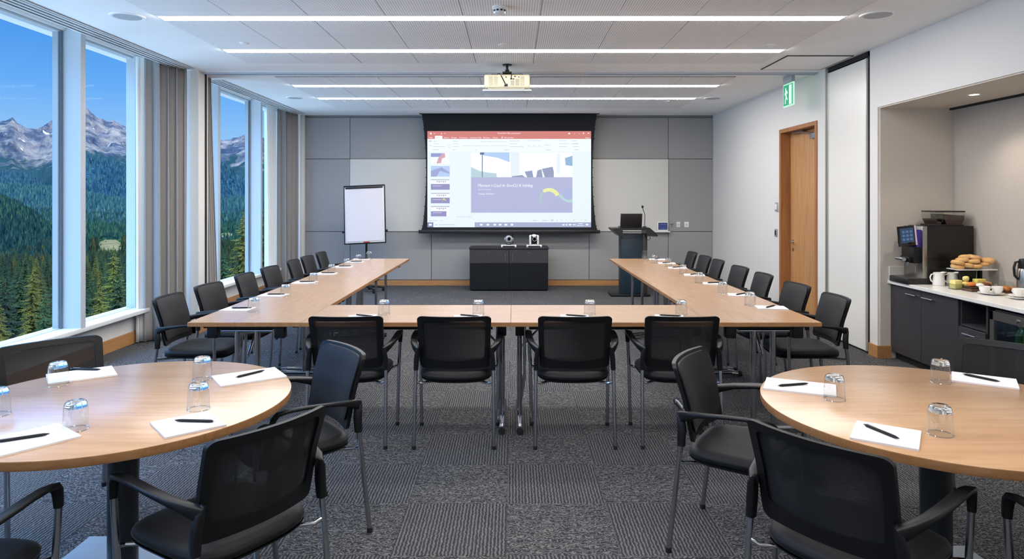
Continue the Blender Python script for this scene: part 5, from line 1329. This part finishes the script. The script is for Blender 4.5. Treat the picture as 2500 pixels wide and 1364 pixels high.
def conifer_mesh(name, seed, H=14.0, Rb=2.1, tiers=64, br=20, m=None, fine=True):
    rnd = random.Random(seed); vs = []; fs = []
    def tri(a, b_, c): i = len(vs); vs.extend((a, b_, c)); fs.append((i, i + 1, i + 2))
    for ti_ in range(tiers):
        f = ti_ / (tiers - 1); z = .8 + (H - .9) * (1 - (1 - f) ** 1.12)
        L = Rb * 1.12 * (1 - f) ** .9 * (.86 + .28 * rnd.random()) * (1 + .12 * math.sin(ti_ * .9 + seed)) + .07
        nb = max(5, int(br * (1 - .55 * f)))
        for k in range(nb):
            a = 2 * PI * (k + rnd.random() * .8) / nb + ti_ * 1.7; l = L * (.6 + .55 * rnd.random())
            d = Vector((math.cos(a), math.sin(a), 0)); s = Vector((-d.y, d.x, 0))
            base = Vector((0, 0, z + rnd.uniform(-.22, .22))); tip = base + d * l + Vector((0, 0, -l * (.30 + .2 * rnd.random()) + .10 * l))
            q = 5 if fine else 3
            w = l * .24
            prev = base
            for j in range(1, q + 1):
                u = j / q; p = base + (tip - base) * u + Vector((0, 0, -.12 * l * math.sin(PI * u)))
                ww = w * (1 - u * .75) * (.7 + .6 * rnd.random()); dz = -ww * (.25 + .5 * rnd.random())
                tri(prev + Vector((0, 0, .05)), p + s * ww + Vector((0, 0, dz)) - d * .0, p + d * (l * .1))
                tri(prev + Vector((0, 0, .05)), p + d * (l * .1), p - s * ww + Vector((0, 0, dz)))
                if fine: tri(prev, p + Vector((0, 0, -ww * .8)), p + d * l * .05)
                prev = p
    me = bpy.data.meshes.new(name); me.from_pydata([tuple(v) for v in vs], [], fs); me.materials.append(m); return me
def trunk_mesh(H=14.0):
    t = MB(); t.tube([(0, 0, -1.2), (0, 0, H * .3), (0, 0, H * .7), (0, 0, H * .97)], .2, 8, radii=[.26, .2, .1, .02])
    bmesh.ops.recalc_face_normals(t.bm, faces=t.bm.faces); me = bpy.data.meshes.new('trunk'); t.bm.to_mesh(me); t.bm.free(); me.materials.append(bark_mat()); return me
cms = [conifer_mesh('foliage_a', 1, m=needle_y), conifer_mesh('foliage_b', 2, Rb=2.5, m=needle_g), conifer_mesh('foliage_c', 3, Rb=1.8, m=needle_g), conifer_mesh('foliage_d', 4, Rb=2.2, m=needle_d)]
trk = trunk_mesh()
def conifer(px, ytip, D, var, lab, grp, sc=1.0, trunk=True):
    zt = el(ytip, D); X = (px - 1252) / F * D
    H = 14 * sc; z0 = zt - H
    if trunk:
        r = thing('conifer_tree', lab, 'tree', (X, D, z0), random.uniform(0, 6), grp)
        r.scale = (sc, sc, sc)
        for nme, me in (('foliage', cms[var]), ('trunk', trk)):
            o = bpy.data.objects.new(nme, me); COL.objects.link(o); o.parent = r
    else:
        r = bpy.data.objects.new('conifer_tree', cms[var]); COL.objects.link(r); r.location = (X, D, z0); r.rotation_euler = (0, 0, random.uniform(0, 6)); r.scale = (sc, sc, sc); tag(r, lab, 'tree', grp)
random.seed(11)
near = [(14, 662, 40, 3, 'tall dark conifer at the left picture edge, first window pane'), (48, 646, 46, 1, 'slim dark conifer just left of the bright one in the first window'), (81, 641, 44, 0, 'bright yellow-green conifer in the middle of the first window'),
        (131, 682, 42, 1, 'green conifer touching the mullion in the first window'), (2, 748, 30, 0, 'low bright conifer top at the bottom left of the first window'), (108, 702, 38, 2, 'mid green conifer behind the bright one, first window'),
        (60, 770, 28, 0, 'yellow-green lower conifer at the foot of the first window'), (277, 602, 50, 0, 'tallest conifer in the second pane, its tip above the others'), (317, 607, 52, 3, 'dark conifer at the right edge of the second pane'),
        (290, 650, 46, 1, 'dark slim conifer right of the tallest one in the second pane'), (243, 684, 42, 0, 'bright short conifer in the lower middle of the second pane'), (206, 680, 44, 3, 'dark conifer beside the mullion in the second pane'), (222, 668, 50, 2, 'mid green conifer left of the bright short one'),
        (594, 514, 44, 0, 'big yellow-green conifer in the far bay pane'), (546, 610, 52, 1, 'dark lower conifer left of the big one in the far bay'), (645, 514, 46, 1, 'tall conifer in the narrow far pane beside the curtain'), (300, 735, 34, 0, 'low yellowish conifer at the foot of the second pane'), (168, 650, 44, 2, 'conifer hidden mostly behind the broad mullion'), (620, 600, 50, 2, 'conifer behind the far mullion')]
for a in near: conifer(a[0], a[1], a[2], a[3], a[4], 'large conifers outside the windows', 1.0 + (.35 if a[1] < 520 else 0) + random.uniform(-.05, .1))
cnt = 0
rnd = random.Random(21)
spots = []
while len(spots) < 285:
    px = rnd.uniform(-250, 760); D = 55 + 175 * rnd.random() ** .8
    if rnd.random() > D / 230 * 1.0 + .15: continue
    spots.append((D, px))
spots.sort()
for i, (D, px) in enumerate(spots):
    X = (px - 1252) / F * D
    H = rnd.uniform(11, 16)
    base = gz(px, D); zt = base + H
    yt = 483 + (EYE - zt) * F / D
    if D < 120 and yt < 640: yt = 640 + rnd.uniform(0, 40)
    if abs(px - 262) < 42 and yt < 608: yt = 608 + rnd.uniform(0, 20)
    conifer(px, yt, D, rnd.choice([0, 1, 1, 2, 3, 3]), 'mid-sized green conifer in the forest band below the horizon', 'conifers of the near forest', H / 14, trunk=False)
# the rest of the forest, uncountable
TIERS = {2: ((.0, 1.0, .2),), 0: ((.0, .55, .17), (.25, .78, .13), (.5, 1.0, .085)), 1: ((.05, .3, .16), (.18, .42, .15), (.3, .54, .13), (.42, .66, .11), (.54, .77, .09), (.66, .88, .065), (.78, 1.0, .045))}
def forest(name, N, D0, D1, px0, px1, Hh, m, zf, seed, power=.5, avoid=True, lab='', fine=0):
    rnd = random.Random(seed); vs = []; fs = []
    for _ in range(N):
        D = math.sqrt(D0 * D0 + (D1 * D1 - D0 * D0) * rnd.random() ** power) if power != 1 else rnd.uniform(D0, D1)
        px = rnd.uniform(px0, px1)
        z = zf(px, D); X = (px - 1252) / F * D; H = rnd.uniform(.7, 1.25) * Hh
        if avoid:
            yt = 483 + (EYE - z - H) * F / D; yb_ = 483 + (EYE - z) * F / D
            if clearing(px, yt, yb_, D): continue
        for q, (zb, zt, r) in enumerate(TIERS[fine]):
            n = (6, 8, 5)[fine]; a0 = rnd.random() * 6; b0 = len(vs); r2 = r * H * rnd.uniform(.8, 1.1)
            for k in range(n):
                a = a0 + 2 * PI * k / n; rr = r2 * (1.25 if k % 2 else .7)
                vs.append((X + rr * math.cos(a), D + rr * math.sin(a), z + zb * H - (.05 * H if k % 2 else 0) + H * rnd.uniform(-.02, .02)))
            vs.append((X, D, z + zt * H))
            for k in range(n): fs.append((b0 + k, b0 + (k + 1) % n, b0 + n))
    me = bpy.data.meshes.new(name); me.from_pydata(vs, [], fs); me.materials.append(m)
    o = bpy.data.objects.new(name, me); COL.objects.link(o); tag(o, lab, 'forest', kind='stuff'); return o
def forest_tree_mat(name, a, b_, c, sc):
    m, nt, bb = newmat(name); v = mapping(nt, (1, 1, 1)); n = tnoise(nt, v, sc, 4, .7)
    n2 = nt.nodes.new('ShaderNodeNewGeometry')
    h = mth(nt, 'ADD', mth(nt, 'MULTIPLY', n, .6), mth(nt, 'MULTIPLY', n2.outputs['Random Per Island'], .4))
    nt.links.new(ramp(nt, h, [(.3, lin(a)), (.5, lin(b_)), (.72, lin(c))]), bb.inputs['Base Color']); setp(bb, Roughness=1.0); bb.inputs['Specular IOR Level'].default_value = 0; return m
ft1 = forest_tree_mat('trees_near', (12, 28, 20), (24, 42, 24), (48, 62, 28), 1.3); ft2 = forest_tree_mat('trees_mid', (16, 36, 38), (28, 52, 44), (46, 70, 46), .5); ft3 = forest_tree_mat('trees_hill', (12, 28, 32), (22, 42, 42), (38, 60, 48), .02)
def clearing(px, yt, yb_, D):
    return is_gravel(px, D) or (abs(px - 268) < 30 and 600 < D < 950 and yt < 602) or (abs(px - 224) < 20 and 650 < D < 740 and yt < 606) or (abs(px - 556) < 24 and 900 < D < 1280 and yt < 560)
def forest_gn(name, N, D0, D1, seed, src, lab):
    rnd = random.Random(seed); vs = []
    for _ in range(N):
        D = math.sqrt(D0 * D0 + (D1 * D1 - D0 * D0) * rnd.random()); px = rnd.uniform(-200, 760); z = gz(px, D)
        if clearing(px, 483 + (EYE - z - 12.5) * F / D, 483 + (EYE - z) * F / D, D): continue
        vs.append(((px - 1252) / F * D, D, z - .5))
    me = bpy.data.meshes.new(name); me.from_pydata(vs, [], []); o = bpy.data.objects.new(name, me); COL.objects.link(o)
    ng = bpy.data.node_groups.new(name, 'GeometryNodeTree'); ng.interface.new_socket('Geometry', in_out='INPUT', socket_type='NodeSocketGeometry'); ng.interface.new_socket('Geometry', in_out='OUTPUT', socket_type='NodeSocketGeometry')
    N_ = ng.nodes.new; L = ng.links.new
    gi = N_('NodeGroupInput'); go = N_('NodeGroupOutput'); iop = N_('GeometryNodeInstanceOnPoints'); oi = N_('GeometryNodeObjectInfo'); oi.inputs['Object'].default_value = src; oi.inputs['As Instance'].default_value = True
    rr = N_('FunctionNodeRandomValue'); rr.data_type = 'FLOAT_VECTOR'; rr.inputs[0].default_value = (0, 0, 0); rr.inputs[1].default_value = (.05, .05, 6.28)
    rs = N_('FunctionNodeRandomValue'); rs.data_type = 'FLOAT'; rs.inputs[2].default_value = .68; rs.inputs[3].default_value = 1.12
    L(gi.outputs[0], iop.inputs['Points']); L(oi.outputs['Geometry'], iop.inputs['Instance']); L(rr.outputs[0], iop.inputs['Rotation']); L(rs.outputs[1], iop.inputs['Scale']); L(iop.outputs[0], go.inputs[0])
    md = o.modifiers.new('trees', 'NODES'); md.node_group = ng; tag(o, lab, 'forest', kind='stuff'); return o
_src = [o for o in bpy.data.objects if o.name.startswith('foliage') and o.data == cms[1]][0], [o for o in bpy.data.objects if o.name.startswith('foliage') and o.data == cms[3]][0], [o for o in bpy.data.objects if o.name.startswith('foliage') and o.data == cms[0]][0]
forest_gn('conifer_forest', 2300, 215, 900, 41, _src[0], 'dense band of green conifers filling the near valley')
forest_gn('conifer_forest', 2300, 215, 900, 42, _src[1], 'darkest conifers scattered all through the near valley forest')
forest_gn('conifer_forest', 800, 215, 900, 43, _src[2], 'yellowish conifers scattered thinly in the near valley forest')
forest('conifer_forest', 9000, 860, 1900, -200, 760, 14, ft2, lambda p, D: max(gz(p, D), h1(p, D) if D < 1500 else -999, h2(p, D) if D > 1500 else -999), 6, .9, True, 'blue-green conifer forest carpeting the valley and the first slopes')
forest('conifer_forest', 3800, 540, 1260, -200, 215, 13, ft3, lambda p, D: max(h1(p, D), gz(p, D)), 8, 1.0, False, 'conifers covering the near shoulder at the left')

forest('conifer_forest', 11000, 1500, 2800, -250, 800, 17, forest_tree_mat('trees_slope', (24, 46, 54), (38, 64, 68), (58, 84, 72), .02), h2, 12, .8, False, 'tiny conifers over the broad mid-distance slope', 2)  # tree colours made paler and bluer in place of haze
forest('conifer_forest', 12000, 2550, 4000, -250, 800, 22, forest_tree_mat('trees_ridge', (24, 46, 58), (36, 62, 72), (52, 80, 80), .01), h3, 13, .8, False, 'tiny conifers over the blue-green ridge below the peaks', 2)  # haze over the ridge is put into these tree colours
# ---------------------------------------------------------------- daylight
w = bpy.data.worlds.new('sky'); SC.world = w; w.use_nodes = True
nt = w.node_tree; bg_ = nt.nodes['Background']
tc = nt.nodes.new('ShaderNodeTexCoord'); sp = nt.nodes.new('ShaderNodeSeparateXYZ'); nt.links.new(tc.outputs['Generated'], sp.inputs[0])
col = ramp(nt, sp.outputs[2], [(0.0, lin((176, 212, 246))), (.07, lin((150, 200, 248))), (.14, lin((104, 174, 246))), (.24, lin((62, 142, 232))), (.5, lin((138, 184, 236)))])
nt.links.new(col, bg_.inputs['Color'])
# the upper sky, above what the windows frame, is bright hazy daylight
st_ = nt.nodes.new('ShaderNodeMapRange'); st_.inputs[1].default_value = .25; st_.inputs[2].default_value = .5; st_.inputs[3].default_value = .97; st_.inputs[4].default_value = 11.5
nt.links.new(sp.outputs[2], st_.inputs[0])
# extra glow added below the horizon, out of view, to brighten the ceiling
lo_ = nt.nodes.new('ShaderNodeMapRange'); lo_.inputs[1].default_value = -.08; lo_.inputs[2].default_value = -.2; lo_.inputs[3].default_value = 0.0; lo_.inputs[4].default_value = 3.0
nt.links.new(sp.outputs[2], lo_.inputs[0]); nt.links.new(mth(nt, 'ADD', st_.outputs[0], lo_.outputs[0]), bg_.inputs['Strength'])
sun = bpy.data.lights.new('sun', 'SUN'); sun.energy = 5.5; sun.color = (1, .94, .84); sun.angle = R(.6)
so = bpy.data.objects.new('sun', sun); COL.objects.link(so)
so.rotation_euler = Vector((.8, -.3, .5)).to_track_quat('Z', 'Y').to_euler()

# ---------------------------------------------------------------- camera
cam = bpy.data.cameras.new('camera'); co = bpy.data.objects.new('camera', cam); COL.objects.link(co)
co.location = (0, 0, EYE); co.rotation_euler = (R(90), 0, 0)
cam.sensor_width = 36; cam.lens = 36 * F / 2500
cam.shift_x = -2 / 2500; cam.shift_y = -199 / 2500
cam.clip_start = .05; cam.clip_end = 20000
SC.camera = co
